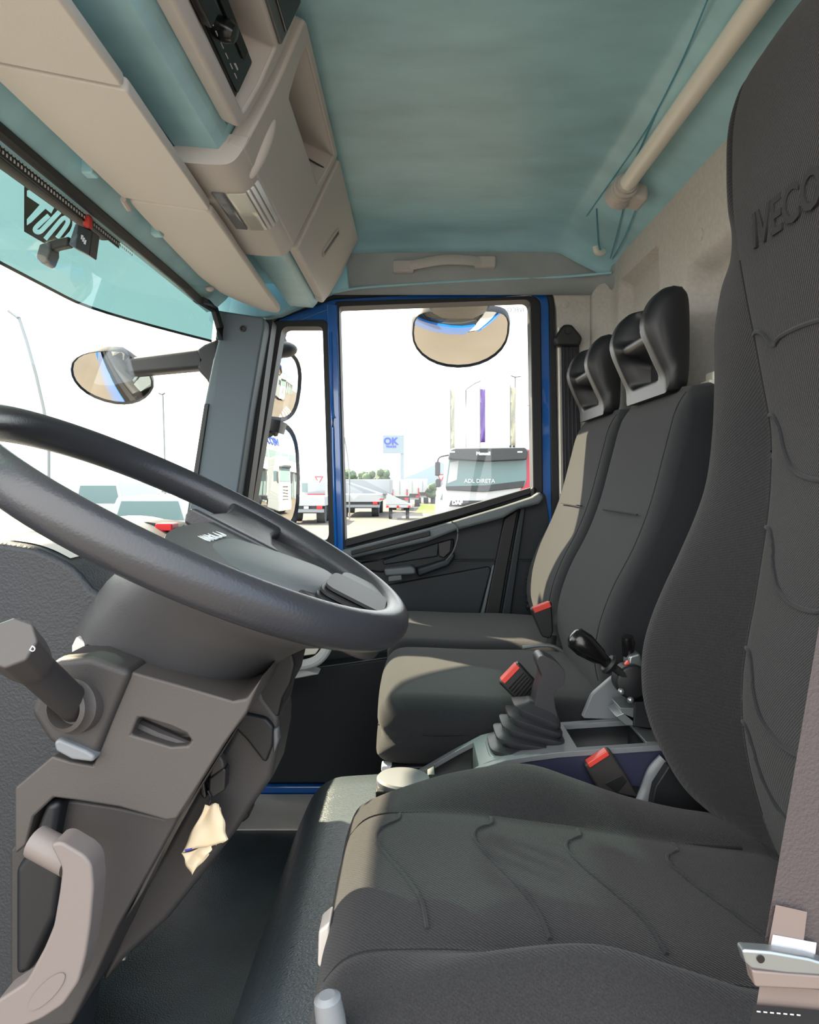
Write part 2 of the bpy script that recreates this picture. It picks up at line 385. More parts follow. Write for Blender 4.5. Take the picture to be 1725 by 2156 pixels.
# ------------------------------------------------------------------ front header, shelf, windscreen
sh = [(-0.335, 0.468), (-0.328, 0.454), (-0.268, 0.449), (-0.258, 0.460), (-0.174, 0.642), (-0.150, 0.657), (-0.150, 0.71), (-0.62, 0.71), (-0.60, 0.60), (-0.556, 0.455), (-0.546, 0.438),
      (-0.53, 0.440), (-0.512, 0.455), (-0.495, 0.470), (-0.47, 0.500), (-0.42, 0.512), (-0.345, 0.512)]
cav = sh[:4]+[(-0.252, 0.474), (-0.345, 0.49), (-0.345, 0.62), (-0.20, 0.672)]+sh[6:]       # sections with the radio and cubby openings
shb = MB()
for sc_, ya, yb in ((cav, NEAR, 1.016), (sh, 1.016, 1.040), (cav, 1.040, 1.468), (sh, 1.468, 1.985)): shb.prism(sc_, ya, yb)
shelf = struct(shb.build('trim_2', M['film'], bevel=0.006)); shelf['label'] = 'teal lined overhead shelf and windscreen header'
MB().tube([(-0.528, y, 0.444) for y in (NEAR, 1.2, 1.7)]+[P(420, 632, 1.86), P(452, 652, 1.90), P(463, 690, 1.915), P(462, 715, 1.915)], 0.010, 8).build('windscreen_rubber', M['rubber'], shelf)
MB().prism(PX([(440, 560), (730, 550), (735, 606), (700, 613), (590, 662), (556, 668), (470, 664), (400, 630)], 2.04), 2.04, 2.08).build('corner_cover', M['film'], shelf, bevel=0.004)
for px, py, Y in ((188, 362, 1.13), (330, 490, 1.40)):
    c = P(px, py, Y); MB().box((c.x-0.008, c.y-0.012, c.z-0.006), (c.x+0.010, c.y+0.012, c.z+0.016)).build('visor_clip', M['film'], shelf, bevel=0.003)
# windscreen: gently curved toward the passenger pillar
def wsx(y, z):
    c = max(0, y-1.45)/0.5; d = max(0, 0.95-y)/0.5
    return -0.545-(0.45-z)*0.155+0.075*c*c+0.075*d*d
def ws_rows(off, z0, z1, n=8):
    return [[(wsx(y, z)+off, y, z) for y in [0.52+1.42*i/24 for i in range(25)]] for z in [z0+(z1-z0)*k/n for k in range(n+1)]]
window_1 = struct(MB().grid(ws_rows(0, -0.14, 0.52)).build('window_1', M['wsglass'])); window_1['label'] = 'windscreen'
frit = MB()
for i in range(70):
    y = 0.80+0.0095*i
    for k, r in ((0, 0.0032), (1, 0.0022)):
        c = Vector((wsx(y, 0.440-0.008*k)+0.003, y+0.004*k, 0.440-0.008*k)); frit.box(c-Vector((0.0005, r*0.8, r)), c+Vector((0.0005, r*0.8, r)))
fo = frit.build('frit_dots', M['white'], window_1); fo['kind'] = 'stuff'
MB().grid([[(wsx(y, z)+0.002, y, z) for y in (0.6, 0.9, 1.2, 1.4)] for z in (0.446, 0.426)]).build('frit_band', M['rubber'], window_1, solid=0.001)
# tinted exterior visor with the lettering on its front
def vis(y, t):                                # t 0 at the roof, 1 at the lower edge
    e = max(0, y-1.72)/0.30; x = -0.600-0.185*t; z = 0.60-0.190*t
    return Vector((x+0.33*e*e*(0.35+0.65*t)*0.9, y, z-0.055*e*e*t))
ys = [0.35+1.645*i/40 for i in range(41)]
ev = thing('exterior_visor', 'tinted teal see-through exterior sun visor above the windscreen with mirrored lettering', 'sun visor', (-0.65, 1.2, 0.5))
MB().grid([[vis(y, k/8) for y in ys] for k in range(9)]).build('tinted_panel', M['tint'], ev, smooth=60)
MB().tube([vis(y, 1.0) for y in ys], 0.0035, 8).build('edge_trim', M['rubber'], ev)
# lettering band seen from behind: the word starts at the passenger side
import bmesh
def onvis(px, py):                            # point of the visor plane along this sight line
    a, b = (px-VX)/F, (VY-py)/F; k = 0.190/0.185          # z = .60 + k*(x+.600)
    Y = (0.60+k*0.600)/(b-k*a); return Vector((a*Y, Y, b*Y))
def zp(pts): return [(40+x/5.75, 280+y/5.75) for x, y in pts]
def stroke(pts, h):
    L_, R_ = [], []
    for i, p in enumerate(pts):
        a, b = Vector(pts[max(0, i-1)]), Vector(pts[min(len(pts)-1, i+1)]); t = (b-a).normalized(); n_ = Vector((-t.y, t.x))*h
        L_.append((p[0]+n_.x, p[1]+n_.y)); R_.append((p[0]-n_.x, p[1]-n_.y))
    return L_+R_[::-1]
band = zp([(30, 470), (80, 520), (760, 1075), (640, 1050), (625, 1120), (600, 1190), (500, 1250), (440, 1330), (300, 1330), (80, 1190), (30, 1160)])
band = zp([(30, 480), (85, 530), (330, 735), (560, 930), (615, 1010), (612, 1090), (580, 1160), (500, 1245), (420, 1320), (300, 1318), (80, 1190), (30, 1160)])
letters = [zp([(60, 660), (130, 645), (402, 862), (360, 945), (290, 885), (120, 1050), (60, 1090), (60, 1010), (215, 835), (60, 730)]),
           [tuple(q) for q in stroke([tuple(p) for p in cr(zp([(330, 965), (180, 1105), (170, 1150), (220, 1165), (290, 1100), (460, 920)]), 4)], 5.6)],
           [tuple(q) for q in stroke([tuple(p) for p in cr(zp([(285, 1255), (380, 1140), (505, 1000), (560, 1025), (545, 1085), (470, 1190), (430, 1240)]), 4)], 5.2)]]
bm = bmesh.new(); off = Vector((0.005, 0, -0.005)); es = []
for lp in [band]+letters:
    vs = [bm.verts.new(onvis(*p)+off+Vector((0, 0, H))) for p in lp]; es += [bm.edges.new((vs[i], vs[(i+1) % len(vs)])) for i in range(len(vs))]
bmesh.ops.triangle_fill(bm, use_beauty=True, use_dissolve=False, edges=es)
me = bpy.data.meshes.new('lettering_band'); bm.to_mesh(me); bm.free(); me.materials.append(M['decal'])
link('lettering_band', me, ev, solid=0.0008)
ob = thing('exterior_light_bar', 'black rounded bar outside along the windscreen top under the tinted visor', 'bar', (-0.62, 1.2, 0.44))
a, b = Vector((-0.632, 0.95, 0.492)), Vector((-0.632, 1.563, 0.503))
MB().lathe([(0, 0.012), (0.02, 0.019), (0.56, 0.019), (0.59, 0.018), (0.606, 0.013), (0.613, 0.005)], a, b-a, 18).build('bar_body', M['rubber'], ob)
MB().prism(PX([(392, 618), (400, 612), (440, 630), (452, 645), (430, 640), (405, 634)], 1.86), 1.86, 1.89).build('bar_bracket', M['black'], ob, bevel=0.004)

# passenger A-pillar trim
ap = PX([(452, 652), (556, 668), (556, 690), (527, 860), (497, 1062), (478, 1100), (388, 1100), (404, 1025), (430, 850), (448, 760), (464, 700)], 1.93)
trim_3 = struct(MB().prism(ap, 1.93, 2.04).build('trim_3', M['pillar'], bevel=0.006)); trim_3['label'] = 'grey windscreen pillar trim'
MB().prism(PX([(536, 672), (574, 672), (520, 1062), (488, 1064), (527, 860)], 2.0), 2.0, 2.07).build('pillar_seal', M['rubber'], trim_3, bevel=0.004)
MB().prism(PX([(430, 850), (440, 850), (402, 1105), (390, 1105)], 1.925), 1.925, 1.94).build('pillar_edge', M['black'], trim_3, bevel=0.002)
MB().lathe([(0, 0.008), (0.004, 0.008), (0.004, 0.005), (0.001, 0.004)], P(512, 692, 1.93), (0, -1, 0), 14).build('screw_cap', M['black'], trim_3)

wb = MB().box((0.497, 1.285, 0.10), (0.545, 1.33, 0.17)); wb.box((0.505, 1.29, 0.155), (0.54, 1.325, 0.185))
tag(wb.build('wall_bracket', M['cream'], bevel=0.004), 'small pale bracket on the rear wall between middle headrest and driver seat', 'bracket')
# ------------------------------------------------------------------ passenger door
DY = 2.10
lower = [(520, 1098), (640, 1150), (735, 1152), (905, 1108), (1060, 1058), (1120, 1036), (1140, 1030), (1152, 1040), (1160, 1090), (1160, 1660), (470, 1660), (470, 1100)]
door = struct(MB().prism(rnd(PX(lower, DY), [0, 0, 0, 0, 0, 0.01, 0.01, 0.02, 0, 0, 0, 0], 3), DY, DY+0.06).build('door_1', M['doorskin'], bevel=0.008)); door['label'] = 'passenger door'
def dpart(name, pts, m, y0, y1, bevel=0.004, r=0.0, par=None):
    p = PX(pts, y0); p = rnd(p, r, 4) if r else p
    return MB().prism(p, y0, y1).build(name, M[m], par or door, bevel=bevel)
MB().box((-0.66, 2.165, -0.95), (0.372, 2.20, -0.17)).build('outer_skin', M['blue'], door)
# blue window frame, black seals
def loop(pts, r, Y): return rnd(PX(pts, Y), r, 6)
outer = [(563, 668), (700, 612), (1100, 594), (1166, 594), (1172, 1100), (1172, 1180), (520, 1180), (500, 1070)]
A = loop([(563, 664), (698, 616), (1166, 596), (1180, 1180), (480, 1180)], [0.02, 0.02, 0.055, 0, 0], 2.085)
B = loop([(573, 676), (701, 628), (1157, 604), (1164, 1178), (495, 1178)], [0.02, 0.02, 0.05, 0, 0], 2.085)
MB().ring(A, B, 2.085, 2.16).build('weatherstrip', M['rubber'], door, bevel=0.004)
A = loop([(573, 676), (701, 628), (1157, 604), (1164, 1180), (495, 1180)], [0.02, 0.02, 0.05, 0, 0], 2.095)
B = loop([(586, 694), (704, 646), (1138, 618), (1142, 1176), (512, 1176)], [0.02, 0.02, 0.04, 0, 0], 2.095)
MB().ring(A, B, 2.101, 2.125).build('window_frame', M['blue'], door, bevel=0.004)
MB().prism(PX([(572, 684), (590, 672), (704, 630), (705, 684)], 2.102), 2.102, 2.125).build('frame_corner', M['blue'], door)
MB().prism(PX([(688, 640), (710, 640), (724, 1168), (704, 1168)], 2.083), 2.083, 2.13).build('divider_bar', M['blue'], door, bevel=0.004)
MB().tube(cr([P(696, 700, 2.08), P(700, 860, 2.08), P(704, 880, 2.079), P(701, 900, 2.08), P(708, 1160, 2.08)], 4), 0.004, 8).build('divider_bead', M['blue'], door)
A = loop([(705, 634), (1139, 622), (1144, 1040), (722, 1160)], [0.012, 0.03, 0.01, 0.01], 2.09)
B = loop([(714, 645), (1117, 630), (1123, 1032), (727, 1140)], [0.008, 0.02, 0.006, 0.006], 2.09)
MB().ring(A, B, 2.09, 2.155).build('glass_seal', M['rubber'], door, bevel=0.003)
A = loop([(566, 676), (690, 672), (706, 1160), (510, 1160)], [0.01, 0.02, 0.01, 0], 2.09)
B = loop([(594, 687), (679, 687), (693, 1143), (524, 1110)], [0.02, 0.014, 0.03, 0], 2.09)
MB().ring(A, B, 2.09, 2.155).build('quarter_seal', M['rubber'], door, bevel=0.003)
MB().grid([[P(705, 630, 2.15), P(1142, 620, 2.15)], [P(722, 1160, 2.15), P(1148, 1045, 2.15)]]).build('window_pane', M['glass'], door)
MB().grid([[P(570, 676, 2.15), P(690, 676, 2.15)], [P(505, 1160, 2.15), P(706, 1160, 2.15)]]).build('quarter_pane', M['glass'], door)
dpart('waist_seal', [(727, 1136), (960, 1072), (1120, 1026), (1124, 1038), (960, 1090), (727, 1152)], 'rubber', 2.07, 2.10, 0.003)
text('glass_marking', 'IVECO', 0.017, frame(P(1086, 653, 2.145), (-1, 0, 0), (0, 0, 1)), M['console'], door, 0.0002)
# ledge with a long slot, sweeping up to the rear corner
dpart('ledge', [(716, 1160), (740, 1154), (905, 1112), (1060, 1066), (1120, 1046), (1138, 1034), (1149, 1048), (1136, 1062), (1092, 1073), (1060, 1092), (962, 1118), (900, 1142), (800, 1164), (745, 1176), (716, 1180)], 'doorledge', 2.04, DY, 0.010)
dpart('ledge_slot', [(739, 1160), (905, 1117), (907, 1128), (740, 1169)], 'rubber', 2.033, 2.045, 0.002)
MB().tube(cr([P(951, 1098, 2.036), P(962, 1108, 2.036), P(964, 1130, 2.036), P(955, 1160, 2.04), P(940, 1180, 2.05)], 5), 0.0022, 6).build('ledge_seam', M['doorledge'], door)
dpart('handle_recess', [(752, 1186), (800, 1178), (900, 1152), (957, 1133), (956, 1160), (940, 1180), (876, 1198), (800, 1206), (758, 1200)], 'rubber', 2.088, 2.11, 0.006)
dpart('recess_plate', [(805, 1180), (925, 1142), (922, 1172), (808, 1190)], 'doorskin', 2.082, 2.10, 0.004)
dpart('lock_knob_plate', [(922, 1143), (952, 1135), (950, 1162), (935, 1176), (924, 1172)], 'black', 2.078, 2.10, 0.004)
hd_ = dpart('door_handle', [(808, 1198), (868, 1192), (877, 1200), (874, 1210), (812, 1214)], 'doorledge', 2.03, 2.09, 0.008)
dpart('release_lever', [(817, 1213), (846, 1209), (848, 1222), (818, 1226)], 'dashgrey', 2.035, 2.07, 0.004, par=hd_)
dpart('grip_bar', [(876, 1198), (940, 1178), (956, 1160), (960, 1172), (946, 1192), (880, 1216)], 'doorskin', 2.055, 2.10, 0.008)
dpart('lower_panel', [(812, 1232), (1030, 1192), (1036, 1200), (1006, 1310), (985, 1420), (830, 1420)], 'doorskin', 2.092, 2.11, 0.006)
dpart('panel_rib', [(1038, 1188), (1042, 1190), (1018, 1305), (1010, 1305)], 'doorledge', 2.085, 2.11, 0.003)
dpart('dark_band', [(1062, 1092), (1092, 1072), (1068, 1200), (1050, 1310), (1018, 1310), (1040, 1200)], 'rubber', 2.082, 2.11, 0.004)
dpart('rear_rib', [(1096, 1070), (1108, 1066), (1075, 1300), (1056, 1300)], 'doorskin', 2.075, 2.11, 0.004)
dpart('map_pocket', [(570, 1428), (620, 1412), (700, 1402), (830, 1384), (1000, 1380), (1000, 1650), (560, 1650)], 'doorskin', 2.02, 2.10, 0.006)
MB().tube(cr([P(570, 1424, 2.018), P(620, 1411, 2.018), P(700, 1401, 2.018), P(820, 1384, 2.018)], 4), 0.0016, 6).build('pocket_edge', M['dashgrey'], door)
MB().lathe([(0, 0.004), (0.004, 0.008), (0.05, 0.0085)], P(1123, 1026, 2.07), (0, 0, -1), 12).build('lock_pin', M['rubber'], door)
# footwell vent seen under the wheel, its sunlit look put into pale colours
vn = thing('footwell_vent', 'curved vent housing with sunlight painted on as pale colour, below the steering wheel by the far door', 'vent', P(650, 1380, 1.9))
MB().tube(cr([P(600, 1402, 1.86), P(640, 1400, 1.86), P(668, 1390, 1.86), P(686, 1370, 1.86), P(694, 1345, 1.86), P(690, 1322, 1.86)], 5), 0.013, 10).build('vent_rim', M['vent_sunlight'], vn)
MB().prism(PX([(590, 1320), (685, 1320), (685, 1350), (664, 1378), (590, 1388)], 1.88), 1.88, 1.93).build('vent_grille', M['cream'], vn, bevel=0.003)
MB().prism(PX([(585, 1428), (600, 1410), (640, 1410), (672, 1420), (620, 1430)], 1.87), 1.87, 1.93).build('lower_lip', M['vent_sunlight'], vn, bevel=0.004)

# outside mirrors on the passenger side
def convex(c, n, up, hw, hh, R, shape, nn=28):
    """spherical mirror cap; shape(u) gives the radius factor of its outline"""
    n = Vector(n).normalized(); x = Vector(up).cross(n).normalized(); y = n.cross(x); rows = []
    for k in range(0, 9):
        t = k/8; ring = []
        for i in range(nn):
            a, b = shape(2*PI*i/nn); a *= hw*t; b *= hh*t
            ring.append(Vector(c)+x*a+y*b-n*((a*a+b*b)/(2*R)))
        rows.append(ring)
    mb = MB(); mb.loft(rows, cap=False); return mb, (x, y, n, rows[-1])
def mirror_thing(name, label, c, n, up, hw, hh, R, e, depth, m='black', dr=0.008, taper=0.72):
    t = thing(name, label, 'mirror', c)
    sh_ = (lambda q: sup(q, 1, 1, e)) if not callable(e) else e
    mb, (x, y, nn, rim) = convex(c, n, up, hw, hh, R, sh_); mb.build('mirror_glass', M['mirror'], t, smooth=80)
    cc = Vector(c); g = lambda p, k, d: cc+(p-cc)*k-nn*d
    MB().loft([[g(p, 1.0, -0.001) for p in rim], [g(p, 1+dr/hw*0.6, -0.006) for p in rim], [g(p, 1+dr/hw, 0.004) for p in rim], [g(p, 1.0+dr/hw, depth*0.4) for p in rim], [g(p, taper, depth*0.85) for p in rim], [g(p, taper*0.6, depth) for p in rim]], cap=False).build('housing', M[m], t, smooth=50)
    MB().loft([[g(p, taper*0.6, depth) for p in rim], [g(p, 0.02, depth+0.002) for p in rim]], cap=True).build('back_cover', M[m], t)
    return t
# ramp mirror over the door window
c = P(971, 712, 2.42)
def rsh(q):
    a, b = sup(q, 1, 1, 3.6 if math.sin(q) > 0 else 2.1)
    return (a, b*0.80 if b > 0 else b*1.08)
rm = mirror_thing('ramp_mirror', 'wide downward-tilted kerb mirror hanging outside over the passenger window', c, (0.02, -0.67, -0.74), (0, 0, 1), 0.150, 0.118, 0.45, rsh, 0.06)
MB().prism(PX([(902, 630), (1038, 630), (1026, 646), (1000, 658), (935, 657), (913, 646)], 2.25), 2.155, 2.34).build('bracket', M['blackg'], rm, bevel=0.005)
MB().tube([P(968, 652, 2.36), P(968, 672, 2.43)], 0.02, 10).build('stem', M['black'], rm)
# two stacked main mirrors
t1 = mirror_thing('wide_angle_mirror', 'upper small convex door mirror showing a crossing and the white building', P(586, 808, 2.34), (0.853, -0.522, -0.10), (0.08, 0, 1), 0.112, 0.102, 0.42, lambda q: sup(q, 1, 1, 3.2), 0.07, dr=0.016)
MB().tube([P(582, 885, 2.34), P(575, 908, 2.34)], 0.035, 12).build('link_arm', M['black'], t1)
MB().ball(P(596, 736, 2.34), (0.045, 0.04, 0.025)).build('top_cap', M['black'], t1)
MB().tube(cr([P(600, 735, 2.34), P(590, 712, 2.36), P(592, 695, 2.37), P(560, 675, 2.33)], 4), 0.017, 10).build('bracket_arm', M['black'], t1)
t2 = mirror_thing('main_mirror', 'lower tall door mirror showing a white tractor unit before the building', P(574, 1004, 2.34), (0.853, -0.522, 0.02), (0.03, 0, 1), 0.122, 0.160, 1.15, lambda q: sup(q, 1, 1, 4.0), 0.08, dr=0.016)
MB().tube([P(560, 1000, 2.42), P(500, 1010, 2.30), P(470, 1010, 2.17)], 0.022, 10).build('bracket_arm', M['black'], t2)
MB().tube([P(575, 900, 2.36), P(570, 930, 2.40)], 0.02, 10).build('upper_link', M['black'], t2)
# front mirror on its arm
def fsh(q):
    a, b = sup(q, 1, 1, 2.2); return (a*(1-0.15*max(0, b)), b*(1-0.25*abs(a)*max(0, b)))
fm = mirror_thing('front_mirror', 'oval front mirror on a dark arm outside the windscreen corner', P(239, 795, 2.02), (0.30, -0.80, -0.52), (0.30, 0, 1), 0.100, 0.074, 0.30, fsh, 0.05)
MB().prism(PX([(268, 756), (425, 736), (440, 760), (430, 778), (275, 792)], 2.02), 2.0, 2.06).build('arm', M['black'], fm, bevel=0.012)
MB().prism(PX([(415, 735), (432, 724), (462, 712), (462, 830), (446, 818), (436, 800), (416, 778)], 2.01), 2.0, 2.07).build('mount', M['black'], fm, bevel=0.01)
# ------------------------------------------------------------------ overhead: visors, console, radio
def visor(name, label, plan, seamside=None):
    t = thing(name, label, 'sun visor', (plan[0][0], plan[0][1], 0.42))
    def zz(x): return 0.408+(-0.30-x)/0.19*0.052
    n = len(plan); pl = rnd(plan, 0.02 if n > 5 else 0.008, 4)
    top = [(x, y, zz(x)+0.016) for x, y in pl]; bot = [(x, y, zz(x)) for x, y in pl]
    MB().loft([bot, top]).build('pad', M['visor_cloth'], t, bevel=0.006, seg=3)
    return t
V1 = visor('sun_visor', 'beige padded sun visor at the passenger end with a rounded outer tip', [(-0.3145, 1.170), (-0.316, 1.26), (-0.321, 1.40), (-0.330, 1.70), (-0.334, 1.885), (-0.352, 1.935), (-0.39, 1.945), (-0.44, 1.915), (-0.478, 1.86), (-0.492, 1.72), (-0.484, 1.50), (-0.470, 1.235)])
MB().ball((-0.487, 1.80, 0.452), (0.010, 0.012, 0.006)).build('hinge_button', M['beige'], V1)
MB().tube([(-0.4715, 1.225, 0.452), (-0.476, 1.262, 0.45)], 0.005, 8).build('hinge_pin', M['beige'], V1)
V2 = visor('sun_visor', 'long beige middle sun visor in front of the black radio', [(-0.304, 0.80), (-0.3145, 1.165), (-0.474, 1.229), (-0.478, 0.83)])
V3 = visor('sun_visor', 'beige sun visor nearest the driver at the upper left corner', [(-0.300, 0.50), (-0.3035, 0.795), (-0.4775, 0.825), (-0.478, 0.50)])
# ledge band along the rear edge of the visors is part of each pad; the shelf face carries the consoles
EA = Vector((-0.240+0.0+0.084, 0, 0.182)).normalized()      # up the shelf face
E0 = Vector((-0.258, 0, 0.461)); EB = Vector((0, 1, 0)); 
EA = Vector((0.084, 0, 0.182)).normalized(); EN = Vector((EA.z, 0, -EA.x))   # EN points into the cab
LA = 0.2005
def fc(a, y, h=0.0): return E0+EA*a+Vector((0, y, 0))+EN*h
def frect(a0, y0, a1, y1): return [(a0, y0), (a1, y0), (a1, y1), (a0, y1)]
def fprism(pts, h0, h1): 
    return MB().loft([[fc(a, y, h0) for a, y in pts], [fc(a, y, h1) for a, y in pts]])
def fring(outer, inner, h0, h1):
    n = len(outer); mb = MB(); v = [fc(a, y, h) for h in (h0, h1) for q in (outer, inner) for a, y in q]; f = []
    for i in range(n):
        j = (i+1) % n; f += [(i, j, n+j, n+i), (2*n+i, 3*n+i, 3*n+j, 2*n+j), (i, 2*n+i, 2*n+j, j), (n+i, n+j, 3*n+j, 3*n+i)]
    return mb.add(v, f)
def ftray(inner, depth, h0):
    """open box behind an opening"""
    n = len(inner); ce = Vector((sum(a for a, y in inner)/n, sum(y for a, y in inner)/n))
    top = [fc(a, y, h0) for a, y in inner]; bot = [fc(ce.x+(a-ce.x)*0.96, ce.y+(y-ce.y)*0.97, h0-depth) for a, y in inner]
    v = top+bot; f = [(i, (i+1) % n, n+(i+1) % n, n+i) for i in range(n)]+[tuple(range(n, 2*n))]
    return MB().add(v, f)
pod = thing('overhead_console', 'beige overhead console with interior lamp and open cubby between radio and locker', 'overhead console', fc(0.1, 1.25))
HP = 0.028
outer = rnd([(-0.004, 1.03), (0.105, 1.045), (0.199, 1.035), (0.199, 1.475), (0.10, 1.462), (-0.004, 1.452)], [0.004, 0.05, 0.012, 0.012, 0.03, 0.004], 6)
inner = rnd([(0.118, 1.105), (0.16, 1.085), (0.186, 1.085), (0.186, 1.452), (0.15, 1.448), (0.118, 1.438)], [0.012, 0.02, 0.008, 0.006, 0.01, 0.012], 6)
fring(outer, inner, 0.002, HP).build('front_frame', M['beige'], pod, bevel=0.006, seg=3)
ftray(inner, 0.10, HP-0.004).build('cubby', M['beige'], pod, solid=0.003)
fprism(rnd(frect(0.124, 1.12, 0.152, 1.43), 0.006, 3), -0.055, -0.06).build('cubby_floor', M['lever'], pod)
MB().tube([fc(0.156, 1.11, -0.045), fc(0.156, 1.43, -0.045), fc(0.156, 1.448, 0.02)], 0.0016, 6).build('cubby_gap', M['rubber'], pod)
MB().tube([fc(0.156, 1.40, -0.045), fc(0.176, 1.40, -0.045)], 0.002, 6).build('cubby_notch', M['rubber'], pod)
us = [(-0.338, 1.035), (-0.250, 1.030), (-0.216, 1.032), (-0.216, 1.452), (-0.250, 1.455), (-0.338, 1.468)]
uz = lambda x: 0.428 if x < -0.25 else 0.428+(x+0.25)*0.35
SEC = [(-0.338, 0.446), (-0.337, 0.436), (-0.328, 0.432), (-0.272, 0.428), (-0.250, 0.431), (-0.236, 0.446), (-0.226, 0.466)]
sec = cr(SEC, 5)
MB().loft([[(q[0], y, q[1]) for q in sec]+[(-0.25, y, 0.470), (-0.31, y, 0.466)] for y in (1.032, 1.038, 1.25, 1.45, 1.457)]).build('under_panel', M['beige'], pod, bevel=0.004)
def strip(sc, y0, y1, off, name, m):
    c = [Vector((q[0], 0, q[1])) for q in sc]; lo = []
    for y in (y0, y1): lo.append([Vector((q.x+off*0.35, y, q.z-off)) for q in c])
    return MB().grid(lo).build(name, M[m], pod, solid=0.003)
lensx = lambda x0, x1: [q for q in cr(SEC[1:], 14) if x0 <= q[0] <= x1]
strip(lensx(-0.310, -0.284), 1.135, 1.295, 0.0012, 'smoky_lens', 'smoke')
strip(lensx(-0.284, -0.2535), 1.135, 1.295, 0.0016, 'lamp_lens', 'lens')
for k in range(3): strip(lensx(-0.252+0.0062*k, -0.2475+0.0062*k), 1.13, 1.298, 0.002, 'lens_rib', 'white')
MB().ball((0, 0, 0), (0.045, 0.011, 0.011)).xf(frame(fc(0.03, 1.095, HP-0.001), EA-EB*0.15, EB+EA*0.15)).build('grip_swell', M['beige'], pod)
fprism(frect(0.0, 1.474, 0.196, 1.492), -0.004, 0.004).build('gap_shade', M['rubber'], pod)  # dark strip added to imitate the shade in the gap beside the locker
# locker
lk = thing('overhead_locker', 'beige overhead locker door with a slot handle at the passenger end', 'locker', fc(0.1, 1.75))
dp = rnd([(0.0, 1.490), (0.199, 1.492), (0.199, 1.985), (0.10, 1.955), (0.0, 1.895)], [0.01, 0.012, 0.012, 0.0, 0.012], 5)
fprism(dp, 0.004, 0.030).build('locker_door', M['beige'], lk, bevel=0.009, seg=3)
ep = [(0.0, 1.90), (0.10, 1.960), (0.199, 1.990), (0.199, 2.02), (0.10, 2.02), (0.03, 1.985), (0.0, 1.955)]
fprism(ep, 0.0, 0.022).build('end_cap', M['beige'], lk, bevel=0.008, seg=3)
ho, hi = rnd(frect(0.076, 1.70, 0.128, 1.745), 0.004, 3), rnd(frect(0.080, 1.705, 0.124, 1.740), 0.003, 3)
ho = rnd([(0.060, 1.672), (0.134, 1.716), (0.128, 1.742), (0.054, 1.698)], 0.003, 3); hi = inset2(ho, 0.003)
fring(ho, hi, 0.028, 0.034).build('slot_handle', M['beige'], lk, bevel=0.001)
fprism(hi, 0.0295, 0.031).build('slot_recess', M['lever'], lk)
# radio console
rc = thing('radio_console', 'beige overhead radio surround at the top edge, driver side of the lamp console', 'console', fc(0.1, 0.8))
ro = rnd([(0.006, 0.52), (0.190, 0.52), (0.190, 1.012), (0.11, 1.022), (0.008, 1.000)], [0.01, 0.01, 0.02, 0.04, 0.02], 6)
ri = rnd([(0.028, 0.55), (0.124, 0.55), (0.124, 0.992), (0.075, 0.994), (0.028, 0.984)], [0.006, 0.006, 0.006, 0.004, 0.008], 6)
fring(ro, ri, 0.0, 0.026).build('surround', M['beige'], rc, bevel=0.006, seg=3)
ftray(ri, 0.07, 0.022).build('recess', M['beige'], rc, solid=0.003)
rd = thing('car_radio', 'black car radio with a round knob set in the overhead surround', 'radio', fc(0.06, 0.75))
fprism(rnd(frect(0.036, 0.60, 0.088, 0.978), 0.004, 3), -0.06, 0.012).build('radio_body', M['black'], rd, bevel=0.004)
fprism(rnd(frect(0.042, 0.61, 0.086, 0.970), 0.004, 3), 0.012, 0.015).build('front_panel', M['blackg'], rd)
fprism(frect(0.072, 0.80, 0.084, 0.94), 0.014, 0.018).build('display', M['rubber'], rd, bevel=0.001)
MB().lathe([(0, 0.013), (0.008, 0.013), (0.012, 0.011), (0.016, 0.010), (0.017, 0.004)], fc(0.062, 0.862, 0.014), EN, 20).build('volume_knob', M['blackg'], rd)
for k in range(9): fprism(frect(0.050, 0.76+0.022*k, 0.0512, 0.772+0.022*k), 0.0145, 0.0156).build('button_mark', M['label'], rd)
fprism(frect(0.056, 0.925, 0.0580, 0.938), 0.0145, 0.0165).build('indicator_light', M['lens'], rd)
tg = thing('tachograph', 'dark recording unit set beside the radio close to the ceiling', 'recorder', fc(0.16, 0.8))
fprism(rnd(frect(0.132, 0.55, 0.178, 0.995), 0.003, 3), -0.02, 0.030).build('unit_body', M['dashgrey'], tg, bevel=0.002)
fprism(rnd(frect(0.145, 0.55, 0.190, 0.985), 0.003, 3), 0.02, 0.034).build('unit_front', M['blackg'], tg, bevel=0.003)
for k in range(4): fprism(frect(0.162, 0.86+0.02*k, 0.1635, 0.868+0.02*k), 0.0345, 0.0355).build('key_mark', M['label'], tg)
fprism(rnd(frect(0.030, 0.60, 0.052, 0.800), 0.003, 3), 0.0, 0.034).build('side_block', M['blackg'], rd, bevel=0.002)
# tube bar under the ceiling and its socket
br = thing('support_bar', 'cream painted tube bar along the rear edge of the ceiling', 'bar', (0.43, 1.0, 0.60))
MB().lathe([(0, 0.0165), (1.05, 0.0165)], (0.430, 0.50, 0.600), (0, 1, 0), 24).build('tube', M['cream'], br)
sk = MB().lathe([(0, 0.020), (0.02, 0.022), (0.05, 0.024), (0.075, 0.030), (0.08, 0.012)], (0.430, 1.535, 0.600), (0, 1, 0), 24)
sko = sk.build('end_socket', M['beige'], br, bevel=0.002)
for y in (1.545, 1.565, 1.585): MB().lathe([(0, 0.0235), (0.003, 0.026), (0.006, 0.0235)], (0.430, y, 0.600), (0, 1, 0), 24).build('socket_rib', M['beige'], sko)
MB().prism([(0.425, 0.588), (0.478, 0.572), (0.482, 0.606), (0.45, 0.622), (0.42, 0.628)], 1.56, 1.63).build('socket_foot', M['beige'], br, bevel=0.008)
gh = thing('grab_handle', 'grey strap grab handle on the side header above the passenger door', 'grab handle', P(936, 555, 2.04))
